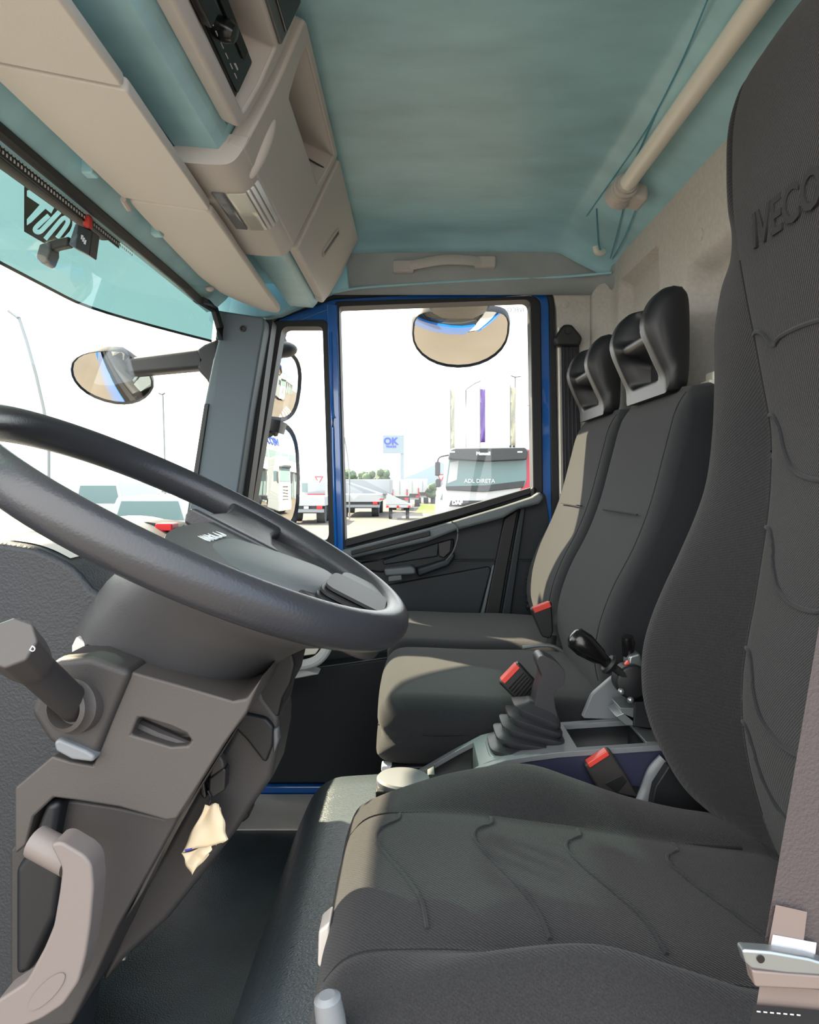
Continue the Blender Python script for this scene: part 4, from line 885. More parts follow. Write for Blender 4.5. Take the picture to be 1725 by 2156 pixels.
# stalk base and stalk
near('stalk_plate', [(112, 1388), (190, 1384), (277, 1414), (232, 1520), (196, 1610), (150, 1600), (100, 1560), (60, 1500)], 'shroud_dark', 0.606, 0.66, 0.006)
near('lower_step', [(112, 1562), (125, 1556), (180, 1580), (200, 1592), (196, 1606), (150, 1600), (116, 1582)], 'console', 0.600, 0.62, 0.004)
ctr = P(160, 1486, 0.606)
MB().lathe([(-0.01, 0.0215), (0.004, 0.0215), (0.007, 0.0188), (0.013, 0.0182), (0.015, 0.0150), (0.004, 0.0135)], ctr, (-0.25, -1, 0.12), 32).build('stalk_ring', M['shroud'], sc, smooth=40)
st = thing('column_stalk', 'dark multifunction stalk with faceted end sticking out of the column at the left edge', 'stalk', ctr)
e_ = P(68, 1402, 0.545)
MB().lathe([(0, 0.0132), ((e_-ctr).length, 0.0128)], ctr, e_-ctr, 24).build('stalk_shaft', M['shroud_dark'], st)
f_ = P(20, 1352, 0.50)
MB().lathe([(0, 0.0132), (0.006, 0.0160), (0.02, 0.0172), ((f_-e_).length, 0.0176)], e_, f_-e_, 8).build('stalk_knob', M['shroud'], st, bevel=0.002, smooth=20)
text('knob_marking', 'D', 0.005, frame(P(75, 1364, 0.5)+Vector((0, -0.004, 0)), (0.8, 0, -0.5), (0.4, 0, 0.9)), M['white'], st, 0.0004)
near('column_clip', [(150, 1360), (160, 1340), (190, 1362), (215, 1378), (190, 1386), (120, 1404), (150, 1385)], 'beige', 0.66, 0.72, 0.003)
near('clip_block', [(176, 1358), (195, 1358), (200, 1372), (188, 1376), (176, 1370)], 'rubber', 0.655, 0.67, 0.002)
# column right side
near('far_panel', [(545, 1420), (560, 1470), (590, 1510), (588, 1560), (572, 1640), (530, 1700), (495, 1755), (430, 1840), (350, 1940), (262, 2020), (210, 2080), (262, 1930), (345, 1790), (400, 1690), (480, 1560)], 'shroud_dark', 0.725, 0.80, 0.012)
near('far_flap', [(505, 1500), (560, 1512), (576, 1530), (574, 1570), (560, 1608), (552, 1602), (520, 1560), (490, 1530)], 'rubber', 0.719, 0.74, 0.006)
near('flap_hinge', [(572, 1536), (586, 1530), (587, 1560), (576, 1590), (574, 1560)], 'dashgrey', 0.722, 0.74, 0.003)
gt = near('column_gaiter', [(545, 1425), (580, 1380), (606, 1376), (616, 1374), (621, 1400), (612, 1440), (596, 1470), (588, 1506), (584, 1512), (540, 1500), (508, 1498)], 'rubber', 0.726, 0.80, 0.012)
for k in range(3): near('pedal_bump', [(500+14*k, 1715-24*k), (522+10*k, 1706-24*k), (526+8*k, 1722-22*k), (505+12*k, 1738-24*k)], 'rubber', 0.76, 0.79, 0.004)
MB().box(P(238, 2012, 0.73)-Vector((0.012, 0, 0.006)), P(238, 2012, 0.73)+Vector((0.012, 0.02, 0.006))).build('foot_bolt', M['metal'], sc, bevel=0.002)
# key, fob and tag
ky = thing('ignition_key', 'black key fob hanging from the ignition at the right of the column', 'key', P(450, 1640, 0.70))
near('key_fob', [(440, 1640), (470, 1616), (476, 1622), (474, 1664), (446, 1682), (438, 1678)], 'black', 0.700, 0.715, 0.003, par=ky)
near('key_head', [(446, 1590), (458, 1584), (470, 1600), (474, 1618), (440, 1640), (444, 1612)], 'shroud_dark', 0.700, 0.712, 0.003, par=ky)
near('key_grip', [(420, 1655), (430, 1648), (436, 1680), (428, 1684), (421, 1672)], 'blackg', 0.700, 0.715, 0.003, par=ky)
MB().tube(cr([P(438, 1665, 0.699), P(444, 1680, 0.698), P(440, 1696, 0.697)], 4), 0.001, 6).build('key_ring', M['rubber'], ky)
pt = thing('paper_tag', 'crumpled cream paper tag hanging below the ignition key', 'tag', P(430, 1765, 0.695))
def sheet(pts, Y, amp, name):
    n = 14; (a, b, c_, d) = [Vector(p) for p in pts]; rows = []
    for i in range(n+1):
        r = []
        for j in range(n+1):
            s, t = i/n, j/n; q = (a*(1-t)+b*t)*(1-s)+(d*(1-t)+c_*t)*s
            r.append(P(q.x+2.0*math.sin(9*s+4*t), q.y+2.0*math.sin(7*t+3*s), Y+amp*(math.sin(5*s+3*t)+0.6*math.sin(9*t-4*s))))
        rows.append(r)
    return MB().grid(rows).build(name, M['paper'], pt, solid=0.0006, smooth=25)
sheet([(432, 1694), (462, 1692), (478, 1770), (382, 1796)], 0.695, 0.002, 'front_fold')
sheet([(382, 1796), (448, 1778), (440, 1800), (404, 1842)], 0.697, 0.002, 'lower_fold')
sheet([(446, 1692), (466, 1700), (480, 1768), (454, 1780)], 0.699, 0.002, 'back_fold')
near('pen_stroke', [(389, 1790), (404, 1786), (404, 1789), (390, 1793)], 'ink', 0.6915, 0.6925, 0, par=pt)
# pull handle, lower left
ph = thing('release_handle', 'light grey brown curved release handle at the lower left corner', 'handle', P(150, 1980, 0.58))
hp = [(104, 1778), (128, 1772), (178, 1802), (193, 1822), (197, 1870), (190, 1950), (180, 2015), (165, 2070), (132, 2118), (86, 2148), (30, 2170), (-10, 2175), (-10, 2110), (54, 2068), (92, 1998), (112, 1950), (124, 1880), (130, 1830)]
hp3 = [(x, y) for x, y in hp]
near('grip', hp, 'lever', 0.560, 0.585, 0.007, 0.004, ph)
MB().tube([P(76, 1772, 0.590), P(150, 1812, 0.582)], 0.0125, 18).build('pivot', M['lever'], ph)
gr = [Vector(P(98+44*math.cos(a)*0.86-18*math.sin(a)*0.5, 2088+30*math.sin(a)-26*math.cos(a), 0.5592)) for a in (2*PI*k/28 for k in range(28))]
MB().loft([gr, [q+(P(98, 2088, 0.561)-q)*0.3+Vector((0, 0.0012, 0)) for q in gr], [q+(P(98, 2088, 0.561)-q)*0.6+Vector((0, 0.0016, 0)) for q in gr]]).build('thumb_recess', M['lever'], ph)
near('handle_backplate', [(54, 1800), (96, 1690), (128, 1688), (110, 1780), (130, 1830), (118, 1930), (60, 2050), (30, 2060), (30, 1830)], 'rubber', 0.615, 0.64, 0.006)

# ------------------------------------------------------------------ dashboard
da = thing('dashboard', 'dark grained dashboard with pale sunlit top below the windscreen', 'dashboard', (-0.5, 1.2, -0.5))
sec_ = [(-0.64, -0.60), (-0.655, -0.16), (-0.62, -0.125), (-0.52, -0.088), (-0.43, -0.082), (-0.40, -0.10), (-0.378, -0.13), (-0.366, -0.20), (-0.36, -0.40), (-0.42, -0.60)]
MB().prism(rnd(sec_, 0.02, 3), 0.99, 1.32).build('main_body', M['dash'], da, bevel=0.008)
sec2 = [(-0.64, -0.60), (-0.655, -0.16), (-0.62, -0.125), (-0.54, -0.115), (-0.47, -0.155), (-0.43, -0.20), (-0.41, -0.26), (-0.42, -0.40), (-0.46, -0.60)]
MB().prism(rnd(sec2, 0.02, 3), 1.32, 2.02).build('passenger_body', M['dash'], da, bevel=0.008)
MB().prism(rnd(sec_, 0.02, 3), 0.53, 0.70).build('outer_body', M['dash'], da, bevel=0.008) if False else None
bn = [(-0.64, -0.60), (-0.655, -0.14), (-0.56, -0.075), (-0.46, -0.053), (-0.39, -0.055), (-0.3515, -0.0600), (-0.334, -0.0655), (-0.310, -0.0785), (-0.2924, -0.0985), (-0.280, -0.125), (-0.285, -0.30), (-0.34, -0.60)]
MB().prism([tuple(q) for q in cr(bn[1:11], 3)]+[bn[11], bn[0]], 0.685, 0.79).build('instrument_binnacle', M['dash'], da, bevel=0.008, seg=3)
MB().grid([[Vector((x, y, z+0.0012)) for x, z in cr([(-0.375, -0.0562), (-0.3515, -0.0600), (-0.334, -0.0655), (-0.318, -0.0735)], 4)] for y in (0.70, 0.775)]).build('speaker_grille', M['beige'], da)
kb = [(-0.56, -0.11), (-0.555, -0.085), (-0.515, -0.064), (-0.455, -0.064), (-0.41, -0.078), (-0.375, -0.098), (-0.355, -0.12), (-0.345, -0.15), (-0.345, -0.25), (-0.56, -0.25)]
MB().prism([tuple(q) for q in cr(kb[:8], 3)]+kb[8:], 0.795, 1.32).build('switch_bank', M['console'], da, bevel=0.004)
for i in range(2):
    for k in range(5):
        (xa, za), (xb, zb) = (((-0.452, -0.0635), (-0.418, -0.0745)), ((-0.408, -0.0785), (-0.379, -0.0945)))[i]; y0 = 0.82+0.055*k
        MB().prism([(xa, za-0.003), (xb, zb-0.003), (xb, zb+0.0035), (xa, za+0.0035)], y0, y0+0.047).build('rocker_switch', M['dashgrey'], da, bevel=0.001)
MB().box((-0.415, 1.21, -0.082), (-0.388, 1.245, -0.070)).xf(Matrix.Identity(4)).build('hazard_switch', M['redlamp'], da, bevel=0.002)
MB().prism(rnd(PX([(270, 1100), (320, 1096), (372, 1104), (405, 1125), (300, 1130)], 1.25), 0.01, 3), 1.22, 1.31).build('centre_hood', M['dash'], da, bevel=0.006)
MB().tube(cr([P(385, 1108, 1.215), P(400, 1118, 1.215), P(412, 1130, 1.215)], 4), 0.003, 6).build('hood_line', M['rubber'], da)
MB().prism(rnd(PX([(405, 1060), (425, 1036), (465, 1034), (500, 1052), (524, 1074), (560, 1120), (400, 1130)], 1.9), 0.012, 3), 1.88, 2.03).build('corner_pod', M['pillar'], da, bevel=0.008)
MB().tube(cr([P(472, 1036, 1.878), P(500, 1052, 1.878), P(526, 1078, 1.878)], 4), 0.0025, 6).build('pod_line', M['rubber'], da)
# ------------------------------------------------------------------ centre console with gear lever and hand brake
cc = thing('centre_console', 'grey centre console with two bins between driver and middle seat', 'console', (0.15, 1.1, -0.49))
YN, YF = 1.045, 1.165
top = cr([(-0.012, -0.458), (0.02, -0.438), (0.055, -0.418), (0.082, -0.402), (0.115, -0.389), (0.16, -0.381), (0.21, -0.375), (0.36, -0.365)], 4)
def ztop(x):
    for a, b in zip(top[:-1], top[1:]):
        if a[0] <= x <= b[0]: return a[1]+(b[1]-a[1])*(x-a[0])/(b[0]-a[0])
    return top[-1][1] if x > 0 else top[0][1]
side = [tuple(q) for q in top]+[(0.36, -0.485), (-0.03, -0.490), (-0.03, -0.458)]
nside = [(x, z) for x, z in side if x > 0.03 or z < -0.48]; nside = [(0.022, ztop(0.022))]+[q for q in nside if q[0] > 0.022]+[(0.022, -0.490)]
MB().prism(nside, YN, YN+0.008).build('near_side', M['bluedark'], cc, bevel=0.002)
MB().prism(side, YF-0.006, YF).build('far_side', M['bluedark'], cc, bevel=0.002)
# top plate with two openings
def topplate(x0, x1, y0, y1, th=0.006):
    n = 10; xs_ = [x0+(x1-x0)*k/n for k in range(n+1)]
    return [[(x, y0, ztop(x)+0.002), (x, y1, ztop(x)+0.002), (x, y1, ztop(x)-th), (x, y0, ztop(x)-th)] for x in xs_]
mb = MB()
for a in ((0.020, 0.37, YN-0.002, YN+0.012), (-0.015, 0.37, YF-0.012, YF+0.002), (0.088, 0.225, YN+0.01, YF-0.01), (0.325, 0.37, YN+0.01, YF-0.01), (0.018, 0.028, YN+0.01, YF-0.01)): mb.loft(topplate(*a))
mb.build('top_plate', M['console'], cc, bevel=0.002)
def bin_(x0, x1, depth, name, m):
    y0, y1 = YN+0.010, YF-0.010; mb = MB()
    z0, z1 = ztop(x0)-0.002, ztop(x1)-0.002; zb = min(z0, z1)-depth
    v = [(x0, y0, z0), (x1, y0, z1), (x1, y1, z1), (x0, y1, z0), (x0+0.004, y0+0.003, zb), (x1-0.004, y0+0.003, zb), (x1-0.004, y1-0.003, zb), (x0+0.004, y1-0.003, zb)]
    mb.add(v, [(0, 1, 5, 4), (1, 2, 6, 5), (2, 3, 7, 6), (3, 0, 4, 7), (4, 5, 6, 7)]); return mb.build(name, M[m], cc, solid=0.002)
bin_(0.028, 0.088, 0.035, 'front_bin', 'black'); rb_ = bin_(0.225, 0.325, 0.045, 'rear_bin', 'rubber')  # black stands in for the shade inside the grey bins
MB().box((0.232, YN+0.016, ztop(0.27)-0.046), (0.318, YF-0.016, ztop(0.27)-0.042)).build('bin_mat', M['rubber'], rb_)
MB().box((0.018, YN+0.015, -0.470), (0.034, YF-0.055, -0.430)).build('bin_latch', M['black'], cc, bevel=0.002)
# round lidded cup in front of the console
cp = thing('ashtray_cup', 'round grey lidded cup on the engine cover in front of the console', 'cup', P(850, 1650, 1.08))
c = P(850, 1646, 1.075)
MB().lathe([(-0.055, 0.030), (-0.02, 0.034), (0.0, 0.037)], c+Vector((0, 0, -0.004)), (0, 0, 1), 32).build('cup_body', M['console'], cp)
MB().lathe([(0, 0.037), (0.003, 0.0385), (0.008, 0.0385), (0.011, 0.036), (0.012, 0.01)], c+Vector((0, 0, -0.004)), (0.05, 0, 1), 36).build('cup_lid', M['console'], cp, smooth=30)
MB().box(c+Vector((-0.038, -0.028, -0.012)), c+Vector((-0.020, -0.016, -0.002))).build('lid_notch', M['rubber'], cp, bevel=0.002)
# gear lever
gl = thing('gear_lever', 'black gear lever with ribbed rubber boot on the centre console', 'gear lever', (0.155, 1.105, -0.37))
def oct_(cx, cy, cz, a, b, tilt=0.0):
    return [Vector((cx+x, cy+y, cz+x*tilt)) for x, y in (sup(2*PI*k/28, a, b, 5) for k in range(28))]
rg = []; nb = 5
for k in range(nb):
    t = k/nb; cx = 0.163+0.016*t; cz = -0.396+0.062*t; a = 0.056*(1-0.50*t); b = 0.046*(1-0.42*t); tl = -0.08-0.40*t
    rg += [oct_(cx, 1.105, cz, a*0.86, b*0.86, tl), oct_(cx-0.001, 1.105, cz+0.007, a, b, tl), oct_(cx-0.001, 1.105, cz+0.011, a, b, tl)]
rg += [oct_(0.182, 1.105, -0.330, 0.024, 0.022, -0.45), oct_(0.184, 1.105, -0.325, 0.020, 0.018, -0.4)]
MB().loft(rg).build('rubber_boot', M['boot'], gl, smooth=45)
MB().loft([oct_(0.160, 1.105, -0.398, 0.058, 0.049), oct_(0.160, 1.105, -0.388, 0.056, 0.047)]).build('boot_base', M['console'], gl, bevel=0.002)
def gpx(pts, y0, y1, name, m, b=0.006, par=None):
    return MB().prism(rnd(PX(pts, y0), 0.003, 3), y0, y1).build(name, M[m], par or gl, bevel=b, seg=3)
gpx([(1130, 1392), (1136, 1382), (1146, 1380), (1170, 1392), (1188, 1410), (1191, 1422), (1187, 1444), (1172, 1452), (1166, 1464), (1170, 1490), (1180, 1530), (1150, 1530), (1120, 1520), (1130, 1460), (1142, 1424), (1134, 1404)], 1.085, 1.125, 'lever_grip', 'boot', 0.004)
# hand brake
hb = thing('hand_brake', 'black knobbed hand brake valve on a bracket behind the console bin', 'hand brake', P(1330, 1540, 1.12))
YB = 1.10
k0, k1 = P(1290, 1402, YB), P(1226, 1352, YB)
MB().lathe([(0, 0.008), (0.012, 0.009), (0.018, 0.0125), (0.045, 0.018), (0.062, 0.0165), (0.068, 0.009), (0.069, 0.002)], P(1282, 1398, YB), k1-k0, 22).build('knob', M['blackg'], hb, smooth=50)
MB().lathe([(0, 0.013), (0.006, 0.016), (0.010, 0.013)], P(1290, 1404, YB), k1-k0, 20).build('collar', M['rubber'], hb)
MB().tube([P(1283, 1398, YB), P(1318, 1424, YB)], 0.006, 10).build('lever_rod', M['rubber'], hb)
MB().lathe([(-0.028, 0.024), (0.0, 0.025), (0.004, 0.022), (0.006, 0.012), (0.007, 0.004)], P(1332, 1436, 1.10), (0, -1, 0), 28).build('valve_body', M['rubber'], hb, bevel=0.002)
MB().prism(PX([(1305, 1490), (1345, 1490), (1350, 1530), (1372, 1534), (1372, 1530), (1318, 1528), (1296, 1508), (1312, 1502)], 1.10), 1.10, 1.15).build('bracket', M['metal'], hb, bevel=0.003)
MB().prism(PX([(1336, 1478), (1372, 1478), (1372, 1535), (1334, 1530)], 1.095), 1.095, 1.10).build('bracket_plate', M['rubber'], hb, bevel=0.002)
MB().box((0.318, YN+0.004, -0.366), (0.372, YF-0.002, -0.3615)).build('base_plate', M['metal'], hb, bevel=0.001)
for x, y in ((0.345, YN+0.02), (0.330, YF-0.03)): MB().lathe([(0, 0.005), (0.004, 0.005), (0.006, 0.003)], (x, y, -0.362), (0, 0, 1), 10).build('screw', M['chrome'], hb)
MB().prism(PX([(1322, 1378), (1345, 1372), (1350, 1400), (1330, 1412), (1318, 1396)], 1.12), 1.11, 1.14).build('valve_head', M['metal'], hb, bevel=0.004)
MB().prism(PX([(1315, 1398), (1322, 1390), (1326, 1398), (1318, 1406)], 1.108), 1.105, 1.112).build('red_collar', M['red'], hb, bevel=0.001)
MB().lathe([(0, 0.009), (0.02, 0.011), (0.03, 0.008)], P(1322, 1378, 1.13), (-0.1, -0.3, 1), 14).build('small_knob', M['blackg'], hb)
for x, y in ((1308, 1456), (1328, 1474)): MB().ball(P(x, y, 1.09), 0.005, 10, 6).build('fitting', M['metal'], hb)
ar = thing('lever_sleeve', 'pale grey lever sleeve rising beside the hand brake behind the console', 'lever', P(1250, 1500, 1.15))
MB().prism(rnd(PX([(1246, 1462), (1290, 1424), (1310, 1418), (1318, 1450), (1316, 1500), (1310, 1515), (1225, 1512)], 1.17), 0.006, 4), 1.168, 1.18).build('sleeve', M['console'], ar, bevel=0.004)
# ------------------------------------------------------------------ the yard outside
G = -H
M['asphalt'] = mat('asphalt', (92, 87, 82), 0.9, bump=0.2, scale=30, var=0.10, vscale=0.4)
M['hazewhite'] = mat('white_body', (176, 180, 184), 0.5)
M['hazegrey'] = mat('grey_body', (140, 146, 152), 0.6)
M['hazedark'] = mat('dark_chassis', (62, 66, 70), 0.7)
M['vglass'] = mat('vehicle_glass', (96, 122, 126), 0.15)
M['truckred'] = mat('red_body', (170, 52, 72), 0.4)
M['truckblack'] = mat('black_body', (48, 52, 56), 0.4)
M['signblue'] = mat('sign_blue', (38, 70, 190), 0.5)
M['signgrey'] = mat('sign_grey', (130, 146, 158), 0.5)
M['flagcream'] = mat('flag_cream', (170, 168, 150), 0.8)
M['flagpurple'] = mat('flag_purple', (92, 64, 140), 0.8)
M['pole'] = mat('pole_grey', (126, 132, 134), 0.5)
M['leaf'] = mat('tree_leaves', (84, 104, 78), 0.9, var=0.3, vscale=3)
M['grass'] = mat('grass', (140, 160, 50), 0.9, var=0.25, vscale=2)
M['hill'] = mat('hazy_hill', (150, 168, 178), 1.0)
M['bldg'] = mat('white_wall_cladding', (190, 194, 192), 0.6)
M['bglass'] = mat('building_glass', (90, 112, 120), 0.15)
M['paint'] = mat('road_paint', (200, 196, 184), 0.8)
struct(MB().add([(-160, -30, G), (160, -30, G), (160, 330, G), (-160, 330, G)], [(0, 1, 2, 3)]).build('ground', M['asphalt']))
def wheelm(c, r, wd):
    return MB().lathe([(-wd/2, r*0.6), (-wd/2, r*0.95), (-wd*0.4, r), (wd*0.4, r), (wd/2, r*0.95), (wd/2, r*0.6)], c, (0, 1, 0) if True else 0, 18)
def lorry(name, label, cx, Y, wd, L, hbox, zbed, m='hazewhite', group=None, lamps=True, box=True, ax=0.0):
    """rear end of a lorry at distance Y, running away from the cab"""
    t = thing(name, label, 'truck', (cx, Y, G), group)
    h = wd/2
    MB().box((cx-h, Y, G+zbed), (cx+h, Y+L, G+hbox)).build('cargo_box', M[m], t, bevel=0.03)
    MB().box((cx-h*0.8, Y+0.1, G+zbed-0.35), (cx+h*0.8, Y+L, G+zbed)).build('chassis', M['hazedark'], t)
    MB().box((cx-h*0.95, Y-0.05, G+0.55), (cx+h*0.95, Y+0.1, G+0.70)).build('rear_bumper', M['hazegrey'], t)
    for s in (-1, 1):
        for yy in (Y+1.0, Y+L*0.75): wx = cx+s*h*0.72; MB().lathe([(-0.2, 0.3), (-0.2, 0.44), (0.2, 0.44), (0.2, 0.3)], (wx, yy, G+0.45), (1, 0, 0), 16).build('wheel', M['hazedark'], t)
        MB().box((cx+s*h*0.75-0.13, Y-0.08, G+0.72), (cx+s*h*0.75+0.13, Y-0.02, G+0.86)).build('tail_lamp', M['redlamp'], t)
    return t
fx = lambda px, Y: (px-VX)/F*Y
# lorries seen through the side windows
Y = 36.0
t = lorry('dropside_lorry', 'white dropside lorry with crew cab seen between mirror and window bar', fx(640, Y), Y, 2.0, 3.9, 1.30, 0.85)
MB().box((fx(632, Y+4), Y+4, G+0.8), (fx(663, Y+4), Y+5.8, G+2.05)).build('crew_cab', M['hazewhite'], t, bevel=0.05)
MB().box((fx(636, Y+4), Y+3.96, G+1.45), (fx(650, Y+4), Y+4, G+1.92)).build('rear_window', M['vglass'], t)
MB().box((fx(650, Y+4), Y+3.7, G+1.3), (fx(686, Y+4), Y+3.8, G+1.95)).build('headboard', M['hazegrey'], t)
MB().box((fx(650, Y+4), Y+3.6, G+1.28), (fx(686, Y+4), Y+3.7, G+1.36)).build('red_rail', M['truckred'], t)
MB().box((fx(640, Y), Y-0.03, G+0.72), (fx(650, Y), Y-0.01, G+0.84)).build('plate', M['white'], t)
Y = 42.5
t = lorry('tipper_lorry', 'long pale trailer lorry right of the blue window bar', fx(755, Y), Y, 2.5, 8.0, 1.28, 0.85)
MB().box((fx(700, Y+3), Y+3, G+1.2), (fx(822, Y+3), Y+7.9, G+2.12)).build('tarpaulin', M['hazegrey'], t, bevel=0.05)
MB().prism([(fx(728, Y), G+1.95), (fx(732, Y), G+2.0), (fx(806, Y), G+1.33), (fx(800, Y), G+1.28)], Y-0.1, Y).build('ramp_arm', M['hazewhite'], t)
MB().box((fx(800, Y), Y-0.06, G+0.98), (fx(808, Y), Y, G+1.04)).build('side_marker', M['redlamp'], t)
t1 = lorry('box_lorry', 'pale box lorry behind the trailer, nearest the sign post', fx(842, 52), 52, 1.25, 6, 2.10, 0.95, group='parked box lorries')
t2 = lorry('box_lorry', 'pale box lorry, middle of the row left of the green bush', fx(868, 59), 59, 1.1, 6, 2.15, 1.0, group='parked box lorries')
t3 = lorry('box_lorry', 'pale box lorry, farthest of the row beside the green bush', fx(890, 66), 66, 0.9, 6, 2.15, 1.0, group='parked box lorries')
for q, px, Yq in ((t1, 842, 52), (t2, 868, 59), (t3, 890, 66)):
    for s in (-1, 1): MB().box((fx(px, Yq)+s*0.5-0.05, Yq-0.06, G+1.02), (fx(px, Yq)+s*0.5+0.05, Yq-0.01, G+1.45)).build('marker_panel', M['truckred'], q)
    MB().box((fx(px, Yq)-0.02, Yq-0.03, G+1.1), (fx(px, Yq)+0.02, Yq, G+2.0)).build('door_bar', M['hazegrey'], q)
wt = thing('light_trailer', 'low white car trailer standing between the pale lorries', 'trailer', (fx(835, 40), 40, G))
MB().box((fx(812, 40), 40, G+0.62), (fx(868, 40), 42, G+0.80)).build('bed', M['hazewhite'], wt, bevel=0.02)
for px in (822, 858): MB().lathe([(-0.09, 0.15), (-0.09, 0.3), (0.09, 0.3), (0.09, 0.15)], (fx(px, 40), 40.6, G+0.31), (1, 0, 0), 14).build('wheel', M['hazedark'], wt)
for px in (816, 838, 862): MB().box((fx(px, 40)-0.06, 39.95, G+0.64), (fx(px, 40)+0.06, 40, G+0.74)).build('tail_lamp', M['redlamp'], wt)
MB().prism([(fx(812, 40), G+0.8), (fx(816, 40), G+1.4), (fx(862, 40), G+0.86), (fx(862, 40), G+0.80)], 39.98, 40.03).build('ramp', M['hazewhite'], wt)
# big truck facing us
Y = 22.0; T = thing('cab_truck', 'white and red truck with black roof visor facing us outside the door window', 'truck', (fx(1030, Y), Y, G))
X0, X1 = fx(938, Y), fx(1118, Y)
def tf(name, pts, m, y0, y1, b=0.02): return MB().prism(PX(pts, y0), y0, y1).build(name, M[m], T, bevel=b)
tf('cab_body', [(938, 1140), (938, 1062), (940, 1000), (944, 952), (952, 943), (1112, 943), (1118, 1000), (1121, 1062), (1121, 1140)], 'hazewhite', Y, Y+2.2, 0.06)
tf('red_corner', [(1102, 945), (1122, 948), (1126, 1090), (1108, 1090), (1092, 1038), (1103, 1020)], 'truckred', Y-0.03, Y+1.5, 0.03)
tf('roof_visor', [(944, 966), (948, 948), (960, 944), (1106, 942), (1113, 950), (1110, 968), (1030, 972), (960, 968)], 'truckblack', Y-0.35, Y+0.1, 0.04)
tf('windscreen', [(938, 1026), (946, 968), (1109, 966), (1110, 1008), (1104, 1026), (1020, 1032)], 'vglass', Y-0.04, Y+0.1, 0.02)
tf('side_glimpse', [(942, 1018), (948, 974), (966, 970), (962, 1010)], 'hazewhite', Y-0.05, Y, 0.0)
tf('wiper_panel', [(938, 1024), (1020, 1022), (1106, 1012), (1102, 1026), (1020, 1036), (940, 1032)], 'truckblack', Y-0.06, Y+0.05, 0.02)
tf('grille', [(950, 1054), (1060, 1054), (1060, 1066), (946, 1066)], 'truckblack', Y-0.04, Y+0.05, 0.01)
text('grille_lettering', 'DAF', 0.16, frame(P(963, 1058.5, Y-0.06), (1, 0, 0), (0, 0, 1)), M['white'], T, 0.01, bold=0.01)
text('windscreen_lettering', 'ADL DIRETA', 0.16, frame(P(1010, 1013, Y-0.07), (1, 0, 0), (0, 0, 1)), M['white'], T, 0.005)
text('visor_lettering', 'Manuell', 0.13, frame(P(1018, 955, Y-0.37), (1, 0, 0), (0, 0, 1)), M['white'], T, 0.005, bold=0.006)
for px in (952, 1094): MB().box(P(px-4, 953, Y-0.37), P(px+6, 950, Y-0.35)).build('marker_lamp', M['white'], T)
for px in (1075, 1082): MB().box(P(px-2, 942, Y), P(px+2, 938, Y+0.1)).build('air_horn', M['hazedark'], T)
MB().tube(cr([P(946, 958, Y), P(926, 963, Y-0.2), P(921, 975, Y-0.2)], 4), 0.025, 8).build('mirror_arm', M['hazedark'], T)
MB().box(P(916, 1002, Y-0.25), P(927, 972, Y-0.1)).build('main_mirror', M['truckblack'], T, bevel=0.04)
MB().box(P(917, 1026, Y-0.25), P(928, 1008, Y-0.1)).build('lower_mirror', M['truckblack'], T, bevel=0.04)
for px in (960, 1100): MB().lathe([(-0.2, 0.3), (-0.2, 0.5), (0.2, 0.5), (0.2, 0.3)], (fx(px, Y), Y+1.0, G+0.5), (1, 0, 0), 18).build('wheel', M['hazedark'], T)
Yv = 30.0; v = thing('small_van', 'small white van half hidden left of the big truck', 'van', (fx(935, Yv), Yv, G))
MB().prism(PX([(921, 1084), (922, 1058), (930, 1034), (936, 1026), (980, 1026), (980, 1090), (924, 1092)], Yv), Yv, Yv+3.5).build('body', M['hazewhite'], v, bevel=0.05)
MB().prism(PX([(927, 1052), (933, 1036), (980, 1034), (980, 1052)], Yv-0.02), Yv-0.02, Yv).build('windscreen', M['vglass'], v)
for px in (930, 962): MB().lathe([(-0.1, 0.2), (-0.1, 0.33), (0.1, 0.33), (0.1, 0.2)], (fx(px, Yv), Yv+0.8, G+0.33), (1, 0, 0), 14).build('wheel', M['hazedark'], v)
# sign, flags, lamps
Y = 60.0; sg = thing('dealer_sign', 'grey and blue OK sign on a tall post in the middle of the door window', 'sign', (fx(847, Y), Y, G))
MB().box((fx(843, Y), Y, G), (fx(851, Y), Y+0.25, P(0, 916, Y).z)).build('post', M['signgrey'], sg)
MB().box((fx(806, Y), Y-0.05, P(0, 955, Y).z), (fx(851, Y), Y+0.05, P(0, 916, Y).z)).build('panel', M['signgrey'], sg)
text('panel_lettering', 'OK', 0.75, frame(P(823, 929.5, Y-0.07), (1, 0, 0), (0, 0, 1)), M['signblue'], sg, 0.01, bold=0.03)
text('panel_lettering', 'TRUCKS', 0.22, frame(P(823.5, 940.5, Y-0.07), (1, 0, 0), (0, 0, 1)), M['signblue'], sg, 0.01, bold=0.008)
def flag(label, x0, x1, y0, y1, m, s, Yf):
    t = thing('banner_flag', label, 'flag', (fx(x0, Yf), Yf, G), 'banner flags')
    MB().tube([(fx(x0, Yf), Yf, G), (fx(x0-0.3, Yf), Yf, P(0, y0-5, Yf).z)], 0.035, 8).build('pole', M['pole'], t)
    rows = []
    for k in range(13):
        yy = y0+(y1-y0)*k/12
        rows.append([P(x0+1+(x1-x0-1)*j/4, yy+1.2*j/4*math.sin(k), Yf+0.06*math.sin(k*0.9+j)) for j in range(5)])
    c_ = MB().grid(rows).build('cloth', M[m], t, solid=0.01)
    if s: text('cloth_lettering', s, 0.26 if len(s) < 7 else 0.22, frame(P((x0+x1)/2+0.5, (y0+y1)/2, Yf-0.15), (0, 0, -1), (1, 0, 0)), M['hazegrey'], c_, 0.005)
    return t
flag('tall cream banner flag, leftmost of the three above the big truck', 949, 958, 823, 945, 'flagcream', 'IVECO  IVECO', 45.0)
